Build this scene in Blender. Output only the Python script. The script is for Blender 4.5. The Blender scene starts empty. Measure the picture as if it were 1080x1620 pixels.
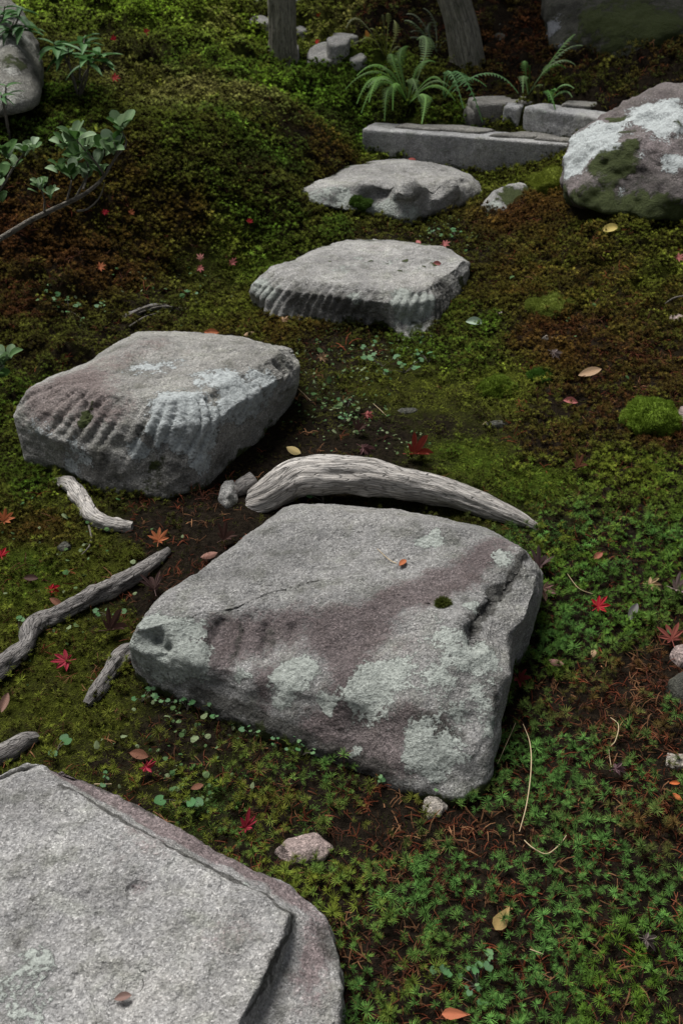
import bpy, bmesh, math, random
import numpy as np
from mathutils import Vector, Matrix, Euler

random.seed(11)
rng = np.random.default_rng(11)
R = math.radians
scene = bpy.context.scene
COL = scene.collection

# ------------------------------------------------------------------ camera, sky, sun, exposure
CAM_H, PITCH, LENS = 1.5, R(32.0), 35.0
PW, PH = 1080.0, 1620.0
FPX = PH * LENS / 36.0
cam_d = bpy.data.cameras.new('camera')
cam_d.sensor_fit = 'VERTICAL'; cam_d.sensor_height = 36.0; cam_d.sensor_width = 24.0; cam_d.lens = LENS
cam_d.clip_start = 0.05; cam_d.clip_end = 400
cam_d.dof.use_dof = True; cam_d.dof.focus_distance = 2.15; cam_d.dof.aperture_fstop = 9.0
cam = bpy.data.objects.new('camera', cam_d); COL.objects.link(cam)
cam.location = (0, 0, CAM_H); cam.rotation_euler = (math.pi / 2 - PITCH, 0, 0)
scene.camera = cam

SUN_EL, SUN_AZ = R(64), R(-42)      # azimuth measured from +Y towards +X
world = bpy.data.worlds.new('World'); scene.world = world; world.use_nodes = True
wn = world.node_tree.nodes; wl = world.node_tree.links
bg = wn['Background']
sky = wn.new('ShaderNodeTexSky'); sky.sky_type = 'NISHITA'; sky.sun_disc = False
sky.sun_elevation = SUN_EL; sky.sun_rotation = SUN_AZ; sky.dust_density = 3.0
hs = wn.new('ShaderNodeHueSaturation'); hs.inputs['Saturation'].default_value = 0.30
wl.new(sky.outputs[0], hs.inputs['Color']); wl.new(hs.outputs[0], bg.inputs['Color'])
bg.inputs['Strength'].default_value = 0.058
sun_d = bpy.data.lights.new('sun', 'SUN'); sun_d.energy = 4.2; sun_d.angle = R(30); sun_d.color = (1.0, 0.98, 0.955)
sun = bpy.data.objects.new('sun', sun_d); COL.objects.link(sun)
sdir = Vector((math.sin(SUN_AZ) * math.cos(SUN_EL), math.cos(SUN_AZ) * math.cos(SUN_EL), math.sin(SUN_EL)))
sun.rotation_euler = (-sdir).to_track_quat('-Z', 'Y').to_euler(); sun.location = (0, 0, 12)
vs = scene.view_settings
scene.display_settings.display_device = 'sRGB'
vs.view_transform = 'Standard'; vs.look = 'None'; vs.gamma = 1.0; vs.use_curve_mapping = False
vs.exposure = 0.55
scene.render.engine = 'CYCLES'
scene.cycles.max_bounces = 6

# ------------------------------------------------------------------ pixel <-> place
SP, CP = math.sin(PITCH), math.cos(PITCH)
CAMP = np.array([0, 0, CAM_H])
def ray(px, py):
    cx, cy = (px - 540.0) / FPX, -(py - 810.0) / FPX
    return np.array([cx, CP + cy * SP, -SP + cy * CP])
def at_z(px, py, z):
    d = ray(px, py); return CAMP + d * ((z - CAM_H) / d[2])
def at_y(px, py, y):
    d = ray(px, py); return CAMP + d * (y / d[1])
def project(P):
    v = np.asarray(P) - CAMP
    dep = v[..., 1] * CP - v[..., 2] * SP
    up = v[..., 1] * SP + v[..., 2] * CP
    return 540 + FPX * v[..., 0] / dep, 810 - FPX * up / dep, dep

# ------------------------------------------------------------------ noise
def _h(ix, iy, iz, seed):
    with np.errstate(over='ignore'):
        h = (ix.astype(np.uint32) * np.uint32(374761393) + iy.astype(np.uint32) * np.uint32(668265263)
             + iz.astype(np.uint32) * np.uint32(2147483647 & 1274126177) + np.uint32((seed * 362437 + 12345) & 0xffffffff))
        h = (h ^ (h >> np.uint32(13))) * np.uint32(1274126177)
        h = (h ^ (h >> np.uint32(15))) * np.uint32(2246822519)
        h ^= h >> np.uint32(16)
    return h.astype(np.float64) / 2147483647.5 - 1.0
def vnoise(P, seed=0):
    P = np.asarray(P, float); i = np.floor(P).astype(np.int64); f = P - i; u = f * f * (3 - 2 * f)
    x, y, z = i[..., 0], i[..., 1], i[..., 2]; ux, uy, uz = u[..., 0], u[..., 1], u[..., 2]
    def L(a, b, t): return a + (b - a) * t
    c = lambda a, b, d: _h(x + a, y + b, z + d, seed)
    return L(L(L(c(0,0,0), c(1,0,0), ux), L(c(0,1,0), c(1,1,0), ux), uy),
             L(L(c(0,0,1), c(1,0,1), ux), L(c(0,1,1), c(1,1,1), ux), uy), uz)
def fbm(P, scale, octv=4, gain=0.5, seed=0):
    P = np.asarray(P, float) * scale; a, s, n = 1.0, 0.0, 0.0
    for k in range(octv):
        s = s + a * vnoise(P, seed + k * 17); n += a; a *= gain; P = P * 2.03 + 11.3
    return s / n
def ss(a, b, x):
    t = np.clip((x - a) / (b - a), 0, 1); return t * t * (3 - 2 * t)

# ------------------------------------------------------------------ terrain from control points (pixel, height)
TC = [(540,1620,0),(100,1620,0),(1060,1600,0),(1000,1400,.01),(740,1262,.0),(300,1180,.0),(0,1230,-.01),(0,1050,.0),(200,1000,0),
      (1070,1150,.04),(960,1000,.03),(1070,900,.08),(880,900,.04),(150,900,.0),(20,860,.02),(260,800,.04),(420,760,.05),(600,700,.06),(830,780,.05),
      (1060,760,.11),(950,650,.12),(800,600,.10),(640,620,.07),(500,640,.07),(0,700,.06),(0,600,.10),(100,560,.11),(250,500,.10),
      (400,480,.11),(650,540,.11),(560,520,.11),(740,480,.14),(850,500,.18),(1050,500,.24),(900,420,.25),(1050,400,.33),(980,350,.40),(820,370,.25),
      (330,430,.12),(420,395,.17),(200,460,.14),(100,440,.20),(0,420,.26),(120,380,.30),(0,300,.46),(250,350,.30),(380,330,.33),(300,260,.49),
      (150,260,.52),(420,268,.43),(470,330,.265),(528,266,.325),(498,284,.315),(530,338,.27),(585,350,.245),(620,372,.185),(440,350,.27),(660,366,.19),(760,340,.24),(560,245,.29),(700,268,.25),(800,286,.235),(830,300,.27),(700,202,.405),(620,198,.40),(830,214,.41),(780,193,.425),(745,184,.455),(770,178,.475),(740,168,.51),(800,165,.50),(850,159,.54),(900,310,.36),
      (500,180,.56),(400,190,.58),(250,170,.62),(80,170,.66),(560,150,.53),(470,130,.56),(300,90,.74),(120,90,.76),(450,90,.64),(560,95,.64),
      (200,20,.90),(380,30,.84),(500,40,.78),(430,2,.86),(880,158,.56),(780,145,.58)]
TCY = [(560,20,7.0),(620,120,6.35),(620,70,6.7),(600,20,7.0),(700,90,6.7),(760,30,7.1),(900,120,6.1),(1000,140,5.6),(1070,120,5.6),(1000,70,6.3),(850,60,6.6),(950,20,6.9),(700,5,7.5),(1080,20,6.9)]
_c = np.array([at_z(*t) for t in TC])
_extra = [(-3,-3,0),(0,-3,0),(3,-3,0),(-3,0,.02),(3,0,.06),(-2,1.5,.03),(2,1.5,.1),(-4,3,.3),(3.2,3,.4),(-5,6,.8),(4.5,5,1.0),(4.5,8,2.2),(1.5,9,2.3),(3,10,2.6),
          (-2,9,1.2),(-6,10,1.5),(0,11,1.9),(-3,14,1.9),(5,14,3.2),(0,16,2.6)]
_c = np.vstack([_c, np.array([at_y(*t) for t in TCY]), np.array(_extra, float)])
_CC = 0.22
_A = np.sqrt(((_c[:, None, :2] - _c[None, :, :2]) ** 2).sum(-1) + _CC ** 2) + np.eye(len(_c)) * -0.05
_n = len(_c)
_M = np.zeros((_n + 1, _n + 1)); _M[:_n, :_n] = _A; _M[:_n, _n] = 1; _M[_n, :_n] = 1
_w = np.linalg.solve(_M, np.append(_c[:, 2], 0))
def base_h(x, y):
    x = np.asarray(x, float); y = np.asarray(y, float)
    q = np.stack([np.clip(x, -7, 6), np.clip(y, -3, 16)], -1)
    out = np.zeros(x.shape); flat = q.reshape(-1, 2); o = np.zeros(len(flat))
    for s in range(0, len(flat), 20000):
        d = np.sqrt(((flat[s:s+20000, None, :] - _c[None, :, :2]) ** 2).sum(-1) + _CC ** 2)
        o[s:s+20000] = d @ _w[:_n] + _w[_n]
    return o.reshape(x.shape)
def lump(x, y):
    P = np.stack([x, y, np.zeros_like(x)], -1)
    far = ss(2.6, 4.5, y)
    a = fbm(P, 5.5, 3, .5, 5); b = fbm(P, 16, 3, .55, 9)
    bank = ss(-.25, -.55, x / np.maximum(y, .5) * 2.0 + .0) * .9 + ss(.32, .6, x / np.maximum(y, .5) * 2.0) * .6 + ss(5.0, 6.0, y)
    bank = np.clip(bank, 0, 1) * ss(2.2, 3.6, y)
    c = np.abs(vnoise(P * 7.5 + fbm(P, 6, 2, .5, 3)[..., None] * 1.2, 77)); d = np.abs(vnoise(P * 17 + 5, 78))
    return a * (0.010 + 0.022 * far) + b * (0.006 + 0.006 * far) + bank * (c * .12 + d * .05 - .045)
def ground(x, y):
    x = np.asarray(x, float); y = np.asarray(y, float)
    return base_h(x, y) + lump(x, y)
def at(px, py):
    d = ray(px, py)
    ys = np.concatenate([np.linspace(.5, 4, 350), np.linspace(4.01, 14, 500)])
    P = CAMP + d[None] * (ys / d[1])[:, None]
    below = P[:, 2] < ground(P[:, 0], P[:, 1])
    k = int(np.argmax(below)) if below.any() else len(ys) - 1
    a, b = ys[max(k - 1, 0)], ys[k]
    P = CAMP + d * ((a + b) / 2 / d[1]); P[2] = float(ground(P[0], P[1])); return P
def gz(x, y): return float(ground(np.array([x]), np.array([y]))[0])
def gnormal(x, y, e=.03):
    n = Vector((gz(x - e, y) - gz(x + e, y), gz(x, y - e) - gz(x, y + e), 2 * e)); return n.normalized()

# ------------------------------------------------------------------ mesh and object helpers
def mesh(name, V, faces, mats=(), smooth=True, attrs=None, mat_idx=None):
    me = bpy.data.meshes.new(name)
    me.from_pydata([tuple(v) for v in np.asarray(V, float).tolist()], [], [tuple(f) for f in faces])
    for m in mats: me.materials.append(m)
    if smooth: me.polygons.foreach_set('use_smooth', [True] * len(me.polygons))
    if mat_idx is not None: me.polygons.foreach_set('material_index', mat_idx)
    for k, a in (attrs or {}).items():
        a = np.asarray(a, float)
        if a.ndim == 1:
            at_ = me.attributes.new(k, 'FLOAT', 'POINT'); at_.data.foreach_set('value', a)
        else:
            at_ = me.attributes.new(k, 'FLOAT_COLOR', 'POINT')
            at_.data.foreach_set('color', np.concatenate([a, np.ones((len(a), 1))], 1).ravel())
    me.update(); return me
def obj(name, me, parent=None, loc=(0, 0, 0), rot=None, scale=None):
    o = bpy.data.objects.new(name, me); COL.objects.link(o); o.location = tuple(loc)
    if rot is not None: o.rotation_euler = rot
    if scale is not None: o.scale = (scale,) * 3 if np.isscalar(scale) else scale
    if parent is not None: o.parent = parent
    return o
def tag(o, label=None, cat=None, group=None, kind=None):
    if label: o['label'] = label
    if cat: o['category'] = cat
    if group: o['group'] = group
    if kind: o['kind'] = kind
    return o
def empty(name, loc, label, cat, group=None):
    return tag(obj(name, None, None, loc), label, cat, group)
def grid_faces(nr, nc, closed=True, off=0):
    F = []
    cc = nc if closed else nc - 1
    for r in range(nr - 1):
        a = off + r * nc; b = a + nc
        for c in range(cc):
            d = (c + 1) % nc
            F.append((a + c, b + c, b + d, a + d))
    return F

# ------------------------------------------------------------------ materials
class NT:
    def __init__(s, name):
        s.m = bpy.data.materials.new(name); s.m.use_nodes = True
        s.n = s.m.node_tree.nodes; s.l = s.m.node_tree.links
        s.b = s.n['Principled BSDF']; s.out = s.n['Material Output']
        s.tc = s.n.new('ShaderNodeTexCoord').outputs['Object']
    def put(s, sock, v):
        if hasattr(v, 'is_output'): s.l.new(v, sock)
        elif isinstance(v, tuple) and len(v) == 3 and sock.type == 'RGBA': sock.default_value = v + (1,)
        else: sock.default_value = v
    def noise(s, scale, detail=4, rough=.55, vec=None, dist=0):
        n = s.n.new('ShaderNodeTexNoise'); n.inputs['Scale'].default_value = scale; n.inputs['Detail'].default_value = detail
        n.inputs['Roughness'].default_value = rough; n.inputs['Distortion'].default_value = dist
        s.l.new(vec or s.tc, n.inputs['Vector']); return n.outputs['Fac']
    def voro(s, scale, feature='F1', out='Distance', vec=None):
        n = s.n.new('ShaderNodeTexVoronoi'); n.feature = feature; n.inputs['Scale'].default_value = scale
        s.l.new(vec or s.tc, n.inputs['Vector']); return n.outputs[out]
    def map(s, scale, vec=None):
        n = s.n.new('ShaderNodeMapping'); n.inputs['Scale'].default_value = scale
        s.l.new(vec or s.tc, n.inputs['Vector']); return n.outputs[0]
    def ramp(s, fac, stops):
        n = s.n.new('ShaderNodeValToRGB'); e = n.color_ramp.elements
        while len(e) < len(stops): e.new(0.5)
        for k, (p, c) in enumerate(stops):
            e[k].position = p; e[k].color = (c, c, c, 1) if np.isscalar(c) else tuple(c) + (1,)
        s.l.new(fac, n.inputs[0]); return n.outputs[0]
    def mix(s, fac, a, b, mode='MIX'):
        n = s.n.new('ShaderNodeMix'); n.data_type = 'RGBA'; n.blend_type = mode
        s.put(n.inputs[0], fac); s.put(n.inputs[6], a); s.put(n.inputs[7], b); return n.outputs[2]
    def math(s, op, a, b=0.0, c=0.0):
        n = s.n.new('ShaderNodeMath'); n.operation = op
        s.put(n.inputs[0], a); s.put(n.inputs[1], b); s.put(n.inputs[2], c); return n.outputs[0]
    def step(s, x, a, b):
        n = s.n.new('ShaderNodeMapRange'); n.interpolation_type = 'SMOOTHSTEP'
        s.put(n.inputs[0], x); n.inputs[1].default_value = a; n.inputs[2].default_value = b; return n.outputs[0]
    def attr(s, name, typ='GEOMETRY', out='Fac'):
        n = s.n.new('ShaderNodeAttribute'); n.attribute_name = name; n.attribute_type = typ; return n.outputs[out]
    def bump(s, h, strength, dist, normal=None):
        n = s.n.new('ShaderNodeBump'); n.inputs['Strength'].default_value = strength; n.inputs['Distance'].default_value = dist
        s.l.new(h, n.inputs['Height'])
        if normal: s.l.new(normal, n.inputs['Normal'])
        return n.outputs[0]
    def done(s, color, rough=.9, normal=None, spec=.3):
        s.put(s.b.inputs['Base Color'], color); s.put(s.b.inputs['Roughness'], rough)
        s.b.inputs['Specular IOR Level'].default_value = spec
        if normal: s.l.new(normal, s.b.inputs['Normal'])
        return s.m
    def leafy(s, color, trans=.3, rough=.6, spec=.3):
        s.put(s.b.inputs['Base Color'], color); s.put(s.b.inputs['Roughness'], rough); s.b.inputs['Specular IOR Level'].default_value = spec
        t = s.n.new('ShaderNodeBsdfTranslucent'); s.put(t.inputs[0], color)
        mx = s.n.new('ShaderNodeMixShader'); mx.inputs[0].default_value = trans
        s.l.new(s.b.outputs[0], mx.inputs[1]); s.l.new(t.outputs[0], mx.inputs[2]); s.l.new(mx.outputs[0], s.out.inputs[0])
        return s.m

def stone_mat(name, dark, light, stainc=(.12, .085, .085), lichenc=(.30, .325, .295), darkc=(.045, .043, .037), grain=1.0):
    s = NT(name)
    n1 = s.noise(5, 7, .62); n2 = s.noise(38, 6, .7); n3 = s.noise(140, 4, .7)
    g = s.voro(330, out='Color'); gs = s.n.new('ShaderNodeSeparateColor'); s.l.new(g, gs.inputs[0])
    base = s.mix(s.step(n1, .32, .68), dark, light)
    n4 = s.noise(16, 5, .65); base = s.mix(s.math('MULTIPLY', s.step(n4, .46, .7), .7), base, s.mix(1, base, (.55, .56, .50), 'MULTIPLY'))
    base = s.mix(s.math('MULTIPLY', s.step(s.noise(2.6, 3), .5, .68), .4), base, s.mix(1, base, (.72, .70, .66), 'MULTIPLY'))
    base = s.mix(s.math('MULTIPLY', s.step(s.noise(11, 4, .6, None, .6), .52, .7), .35), base, s.mix(1, base, (1.0, 1.06, .92), 'MULTIPLY'))
    base = s.mix(s.math('MULTIPLY', s.step(n2, .35, .7), .55), base, s.mix(1, base, (1.45, 1.43, 1.40), 'MULTIPLY'))
    st = s.step(s.math('ADD', s.math('ADD', s.attr('stain'), s.math('MULTIPLY', s.math('SUBTRACT', n3, .5), 1.3)), s.math('MULTIPLY', s.math('SUBTRACT', n2, .5), 1.2)), -.05, .6)
    sc_ = s.mix(s.step(n1, .3, .7), stainc, s.mix(1, stainc, (1.25, 1.3, 1.3), 'MULTIPLY')); sc_ = s.mix(s.step(n3, .35, .7), sc_, s.mix(1, sc_, (1.35, 1.37, 1.37), 'MULTIPLY'))
    base = s.mix(s.math('MULTIPLY', st, .8), base, sc_)
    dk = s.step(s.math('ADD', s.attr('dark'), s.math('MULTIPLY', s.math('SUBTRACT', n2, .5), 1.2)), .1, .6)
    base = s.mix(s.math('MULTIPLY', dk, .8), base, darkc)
    li = s.step(s.math('ADD', s.attr('lichen'), s.math('ADD', s.math('MULTIPLY', s.math('SUBTRACT', n3, .5), 1.2), s.math('MULTIPLY', s.math('SUBTRACT', n2, .5), 1.6))), .05, .2)
    lc = s.mix(s.step(n3, .3, .7), tuple(c * .72 for c in lichenc), tuple(min(.8, c * 1.35) for c in lichenc))
    gr = s.ramp(gs.outputs[0], [(0, .35), (.2, .6), (.5, 1.0), (.8, 1.08), (.9, 1.5), (1, 2.0)])
    base = s.mix(.62 * grain, base, s.mix(1, base, gr, 'MULTIPLY'))
    fl = s.ramp(n3, [(.30, .55), (.5, 1.0), (.72, 1.3)])
    base = s.mix(.7 * grain, base, s.mix(1, base, fl, 'MULTIPLY'))
    lc = s.mix(.5, lc, s.mix(1, lc, s.ramp(n2, [(.3, .55), (.5, 1.0), (.7, 1.2)]), 'MULTIPLY'))
    base = s.mix(s.math('MULTIPLY', li, .85), base, lc)
    mo = s.step(s.math('ADD', s.attr('mossy'), s.math('MULTIPLY', s.math('SUBTRACT', n2, .5), 1.4)), .12, .4)
    mc = s.mix(n3, (.020, .028, .008), (.06, .075, .02))
    base = s.mix(mo, base, mc)
    h = s.math('ADD', s.math('MULTIPLY', n2, 1.4), s.math('ADD', s.math('MULTIPLY', n3, .9), s.math('MULTIPLY', gs.outputs[1], .22)))
    h = s.math('ADD', h, s.math('MULTIPLY', li, .28)); h = s.math('ADD', h, s.math('MULTIPLY', mo, .8))
    h = s.math('ADD', h, s.math('MULTIPLY', n4, 1.6)); nb = s.bump(h, 1.0, .009)
    return s.done(base, .92, nb, .25)

M = {}
M['granite'] = stone_mat('granite', (.21, .206, .202), (.345, .34, .332))
M['purple'] = stone_mat('weathered_stone', (.165, .163, .158), (.27, .266, .258), stainc=(.070, .050, .050))
M['ribbed'] = stone_mat('ribbed_stone', (.19, .185, .172), (.31, .305, .285), stainc=(.115, .085, .080), lichenc=(.37, .40, .40))
M['path'] = stone_mat('path_stone', (.20, .196, .188), (.34, .335, .32))
M['kerb'] = stone_mat('kerb_stone', (.25, .25, .25), (.42, .42, .415))
M['flag'] = stone_mat('flag_stone', (.16, .155, .14), (.28, .27, .25))
M['boulder'] = stone_mat('boulder_stone', (.10, .085, .082), (.17, .15, .145), lichenc=(.42, .455, .45), stainc=(.17, .14, .14))
M['darkrock'] = stone_mat('shaded_rock', (.04, .04, .034), (.085, .085, .068), lichenc=(.20, .21, .23))  # dark own tone, for slate and pebbles as well
M['pinkish'] = stone_mat('pinkish_stone', (.24, .185, .17), (.36, .29, .27))
M['pale'] = stone_mat('pale_rubble', (.22, .20, .17), (.40, .36, .32))

def bark_mat(name, dark, light, along=(1, 1, 1), sc=1.0, green=0):
    s = NT(name)
    v = s.attr('grainco', out='Vector')
    a = s.noise(9 * sc, 8, .7, s.map(along, v), 1.0); b = s.noise(60 * sc, 5, .7)
    vo = s.voro(26 * sc, 'DISTANCE_TO_EDGE', vec=s.map(along, v))
    crack = s.step(vo, .0, .09)
    c = s.mix(s.step(a, .3, .7), dark, light)
    c = s.mix(s.step(b, .35, .75), c, s.mix(1, c, (1.35, 1.33, 1.3), 'MULTIPLY'))
    c = s.mix(s.math('MULTIPLY', s.math('SUBTRACT', 1.0, crack), .5), c, tuple(x * .35 for x in dark))
    if green: c = s.mix(s.math('MULTIPLY', s.step(s.noise(7, 4), .5, .75), green), c, (.035, .05, .015))
    h = s.math('ADD', s.math('MULTIPLY', crack, .8), s.math('ADD', s.math('MULTIPLY', a, 1.2), s.math('MULTIPLY', b, .35)))
    return s.done(c, .9, s.bump(h, .9, .006), .2)
M['root_pale'] = bark_mat('pale_root_bark', (.20, .186, .17), (.42, .40, .375), (7, 7, .55), 1.2)
M['root_grey'] = bark_mat('grey_root_bark', (.09, .082, .078), (.20, .19, .18), (8, 8, 1.2))
M['trunk'] = bark_mat('weathered_trunk', (.11, .104, .082), (.29, .275, .22), (7, 7, .5), 1.0, .5)
M['twig'] = bark_mat('twig_bark', (.10, .09, .075), (.20, .18, .15), (6, 6, 2), 2.0)

def obj_colour_leaf(name, trans=.25, rough=.6, vein=True, var=.35):
    s = NT(name)
    oi = s.n.new('ShaderNodeObjectInfo'); c = oi.outputs['Color']
    n = s.noise(45, 5, .6); n2 = s.noise(8 , 3)
    c2 = s.mix(s.math('MULTIPLY', s.step(n, .4, .75), var), c, s.mix(1, c, (.45, .40, .40), 'MULTIPLY'))
    if vein:
        ve = s.attr('vein'); c2 = s.mix(s.math('MULTIPLY', ve, .35), c2, s.mix(1, c2, (1.5, 1.4, 1.4), 'MULTIPLY'))
    s.leafy(c2, trans, rough, .14)
    s.l.new(s.bump(n, .4, .002), s.b.inputs['Normal'])
    return s.m
M['fallen'] = obj_colour_leaf('fallen_leaf')
M['leaf'] = obj_colour_leaf('living_leaf', .25, .55, True, .2)
M['stalk'] = obj_colour_leaf('stalk', .0, .7, False)

def moss_mat(name, under=(.020, .011, .005), trans=.3):
    s = NT(name)
    t = s.attr('tint', 'INSTANCER', 'Color'); g = s.attr('green')
    oi = s.n.new('ShaderNodeObjectInfo')
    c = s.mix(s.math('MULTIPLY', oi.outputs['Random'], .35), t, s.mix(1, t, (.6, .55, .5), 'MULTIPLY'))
    c = s.mix(s.math('MULTIPLY', s.step(g, .6, 1.0), .85), c, s.mix(1, c, (2.0, 1.8, 1.6), 'MULTIPLY'))  # needle tips lightened as a painted highlight
    c = s.mix(s.step(g, .15, .85), under, c)  # dead brown bases, near-black to paint in shade between the heads
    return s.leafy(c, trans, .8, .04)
M['moss'] = moss_mat('moss_green')

# ------------------------------------------------------------------ moss and soil zones (place, two tints, densities)
G1, G2, G3, G4 = (.085, .20, .048), (.17, .215, .030), (.11, .125, .022), (.095, .185, .022)
G5 = (.21, .34, .035)  # yellow green raised to paint in light on the far moss
BR, RD, PY, DK = (.135, .085, .020), (.100, .042, .018), (.30, .30, .10), (.045, .060, .016)
#        px   py   A   B  star tuft flat dead
ZONES = [(900,1000,G1,G4,1,.1,.1,.2),(1000,1150,G1,RD,.55,0,.1,.9),(1060,1080,RD,RD,.15,0,.1,.9),(950,1350,G1,G1,.9,0,.15,.5),(1040,1280,G1,RD,.5,0,.1,.9),
 (700,1400,G1,G1,.8,0,.1,.7),(600,1560,G1,G2,.8,0,.1,.6),(1000,1550,G1,G4,.9,0,.2,.6),(820,1550,G1,G1,.9,0,.1,.5),(850,1240,G1,G1,.85,0,.1,.5),(760,1330,G1,RD,.5,0,.05,1),
 (620,1300,G3,DK,.15,0,.1,.9),(520,1420,G1,G2,.8,0,.3,.4),(440,1260,G1,G3,.45,0,.5,.4),(330,1250,G1,G2,.4,.1,.7,.2),(300,1160,G3,DK,.1,0,.5,.3),(240,1230,G3,G2,.2,0,.6,.2),
 (120,1130,G2,G3,.05,.1,1.0,.1),(60,1010,G2,G3,.05,.2,1.2,.1),(150,880,G2,G3,.05,.2,1.2,.1),(60,840,G3,BR,.05,.5,.9,.1),(20,900,G2,G4,.05,.2,1.2,.1),
 (230,840,DK,G3,0,.05,.25,.2),(350,890,DK,BR,0,0,.15,.3),(270,960,DK,G3,0,0,.3,.3),(330,820,DK,G3,0,0,.1,.2),(180,1010,G3,G2,.05,.1,.9,.1),
 (40,770,G3,G4,.1,.9,.4,0),(20,660,G4,G3,.1,.9,.4,0),(110,800,G3,G2,.1,.6,.6,.1),
 (600,690,DK,DK,0,0,.35,.05),(700,680,DK,G3,0,0,.6,0),(750,720,G2,G4,.05,.1,1.2,0),(840,770,G2,G4,.2,.2,1.2,0),(640,770,DK,G3,0,0,.7,.1),(760,815,G3,DK,.1,.1,1,0),
 (720,560,G3,G4,.2,.7,.6,0),(560,560,DK,G3,0,0,.5,.1),(500,650,DK,G3,0,0,.5,.1),(430,720,DK,BR,0,0,.2,.2),(640,610,G3,G2,0,.1,.9,0),(680,640,G3,G2,0,.1,.9,0),
 (850,480,G3,BR,.1,.8,.4,.2),(900,570,BR,RD,.1,.8,.2,.5),(790,610,G2,G2,.1,.3,1,0),(950,620,RD,G3,.3,.5,.1,.7),(1000,750,G4,G2,.7,.5,.2,.3),(900,700,RD,G3,.4,.4,.1,.7),
 (900,830,G2,G1,.6,.3,.5,.2),(960,880,G4,G1,.9,.2,.1,.4),(1060,700,RD,G3,.4,.4,.1,.5),
 (950,450,BR,G2,0,.6,.6,.3),(1050,430,G2,G3,0,.5,.9,.1),(900,380,BR,G3,0,.9,.3,.3),(820,350,BR,RD,0,.9,.2,.3),(1000,340,G3,G2,0,1,.3,0),(870,530,RD,BR,.1,.6,.2,.6),(1000,560,G3,RD,.1,.5,.4,.5),(1040,490,G3,BR,.1,.5,.6,.3),
 (740,390,DK,G3,0,.1,.5,.1),(700,520,G3,G4,.2,.8,.3,0),(560,520,BR,DK,0,.6,.2,.3),(630,370,DK,G3,0,.2,.5,.1),(840,290,G2,G3,0,.8,.9,0),
 (560,240,G2,G3,0,.4,1,0),(480,345,G4,G3,0,1.2,.2,0),(400,360,G3,G4,0,1.1,.2,0),(310,430,G2,DK,0,.1,1,.1),(250,480,DK,G3,0,.1,.4,.2),(360,490,G2,G3,.1,.9,.6,0),(400,420,G4,G2,0,.3,1.1,0),(440,520,G3,BR,.1,.8,.4,.2),
 (100,420,BR,RD,0,1,.2,.4),(40,370,RD,BR,0,1,.1,.5),(60,480,RD,G3,0,1,.2,.4),(170,350,BR,G3,0,1,.2,.3),(250,390,BR,G3,0,1,.2,.3),(180,440,RD,BR,0,.9,.2,.4),(120,520,DK,G3,0,.4,.3,.2),(310,340,G3,BR,0,1.1,.1,.1),
 (300,260,G3,G4,0,1.1,.2,0),(200,250,G3,BR,0,1,.2,.1),(400,220,G4,G3,0,1.1,.2,0),(500,160,G4,G4,0,1.1,.3,0),(440,290,DK,G3,0,1,.1,.2),(540,200,G4,DK,0,1,.2,0),(530,250,DK,BR,0,.6,.2,.3),
 (250,140,PY,G3,0,.4,1,0),(340,150,PY,G3,0,.4,1,0),(80,150,G4,G3,0,1,.3,0),(60,230,G4,DK,0,1,.2,0),(300,100,G4,G3,0,1.1,.3,0),(200,60,G3,DK,0,1,.2,.1),(150,110,DK,G3,0,.9,.2,.1),(250,20,G5,G5,0,1.1,.4,0),(350,50,G2,PY,0,.6,1,0),(330,15,G5,G2,0,.9,.8,0),(420,60,G5,G2,0,.6,.8,0),(450,150,G5,G4,0,1.1,.3,0),
 (500,40,PY,G2,0,.4,1,0),(400,95,G3,G4,0,1,.4,0),(470,110,G3,G4,0,.8,.6,0),(570,100,G4,G2,0,.6,.8,0),(570,130,G4,G4,0,1,.4,0),(400,10,DK,G2,0,.6,.6,0),
 (620,30,RD,DK,0,.1,.1,.7),(700,60,DK,DK,0,.05,.1,.5),(800,60,RD,RD,0,.2,.1,1),(780,130,RD,DK,0,.2,.1,.9),(950,140,DK,G3,0,.2,.3,.4),(1040,130,DK,RD,0,.3,.3,.3),(660,130,G3,DK,0,.4,.4,.1),(700,180,G4,G3,0,.4,.9,0),(830,200,G2,G3,0,.2,.8,0)]
_zp = np.array([at(z[0], z[1]) for z in ZONES])
def _zc(x, y): return np.stack([np.asarray(x) / np.maximum(y, .6) * 1.0, 1.15 * np.log(np.maximum(y, .6))], -1)
_zq = _zc(_zp[:, 0], _zp[:, 1])
_zA = np.array([z[2] for z in ZONES]); _zB = np.array([z[3] for z in ZONES]); _zd = np.array([z[4:] for z in ZONES], float)
def zone(x, y):
    """tints A, B and densities (star, tuft, flat, dead) at ground places"""
    q = _zc(x, y); P = np.stack([x, y, np.zeros_like(x)], -1)
    q = q + np.stack([fbm(P, 4, 3, .5, 31), fbm(P, 4, 3, .5, 57)], -1) * .03
    A = np.zeros((len(q), 3)); B = A.copy(); D = np.zeros((len(q), 4))
    for s in range(0, len(q), 20000):
        d2 = ((q[s:s+20000, None] - _zq[None]) ** 2).sum(-1)
        w = 1 / (d2 + .0006) ** 2.2; w /= w.sum(1, keepdims=True)
        A[s:s+20000] = w @ _zA; B[s:s+20000] = w @ _zB; D[s:s+20000] = w @ _zd
    return A, B, D

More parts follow.
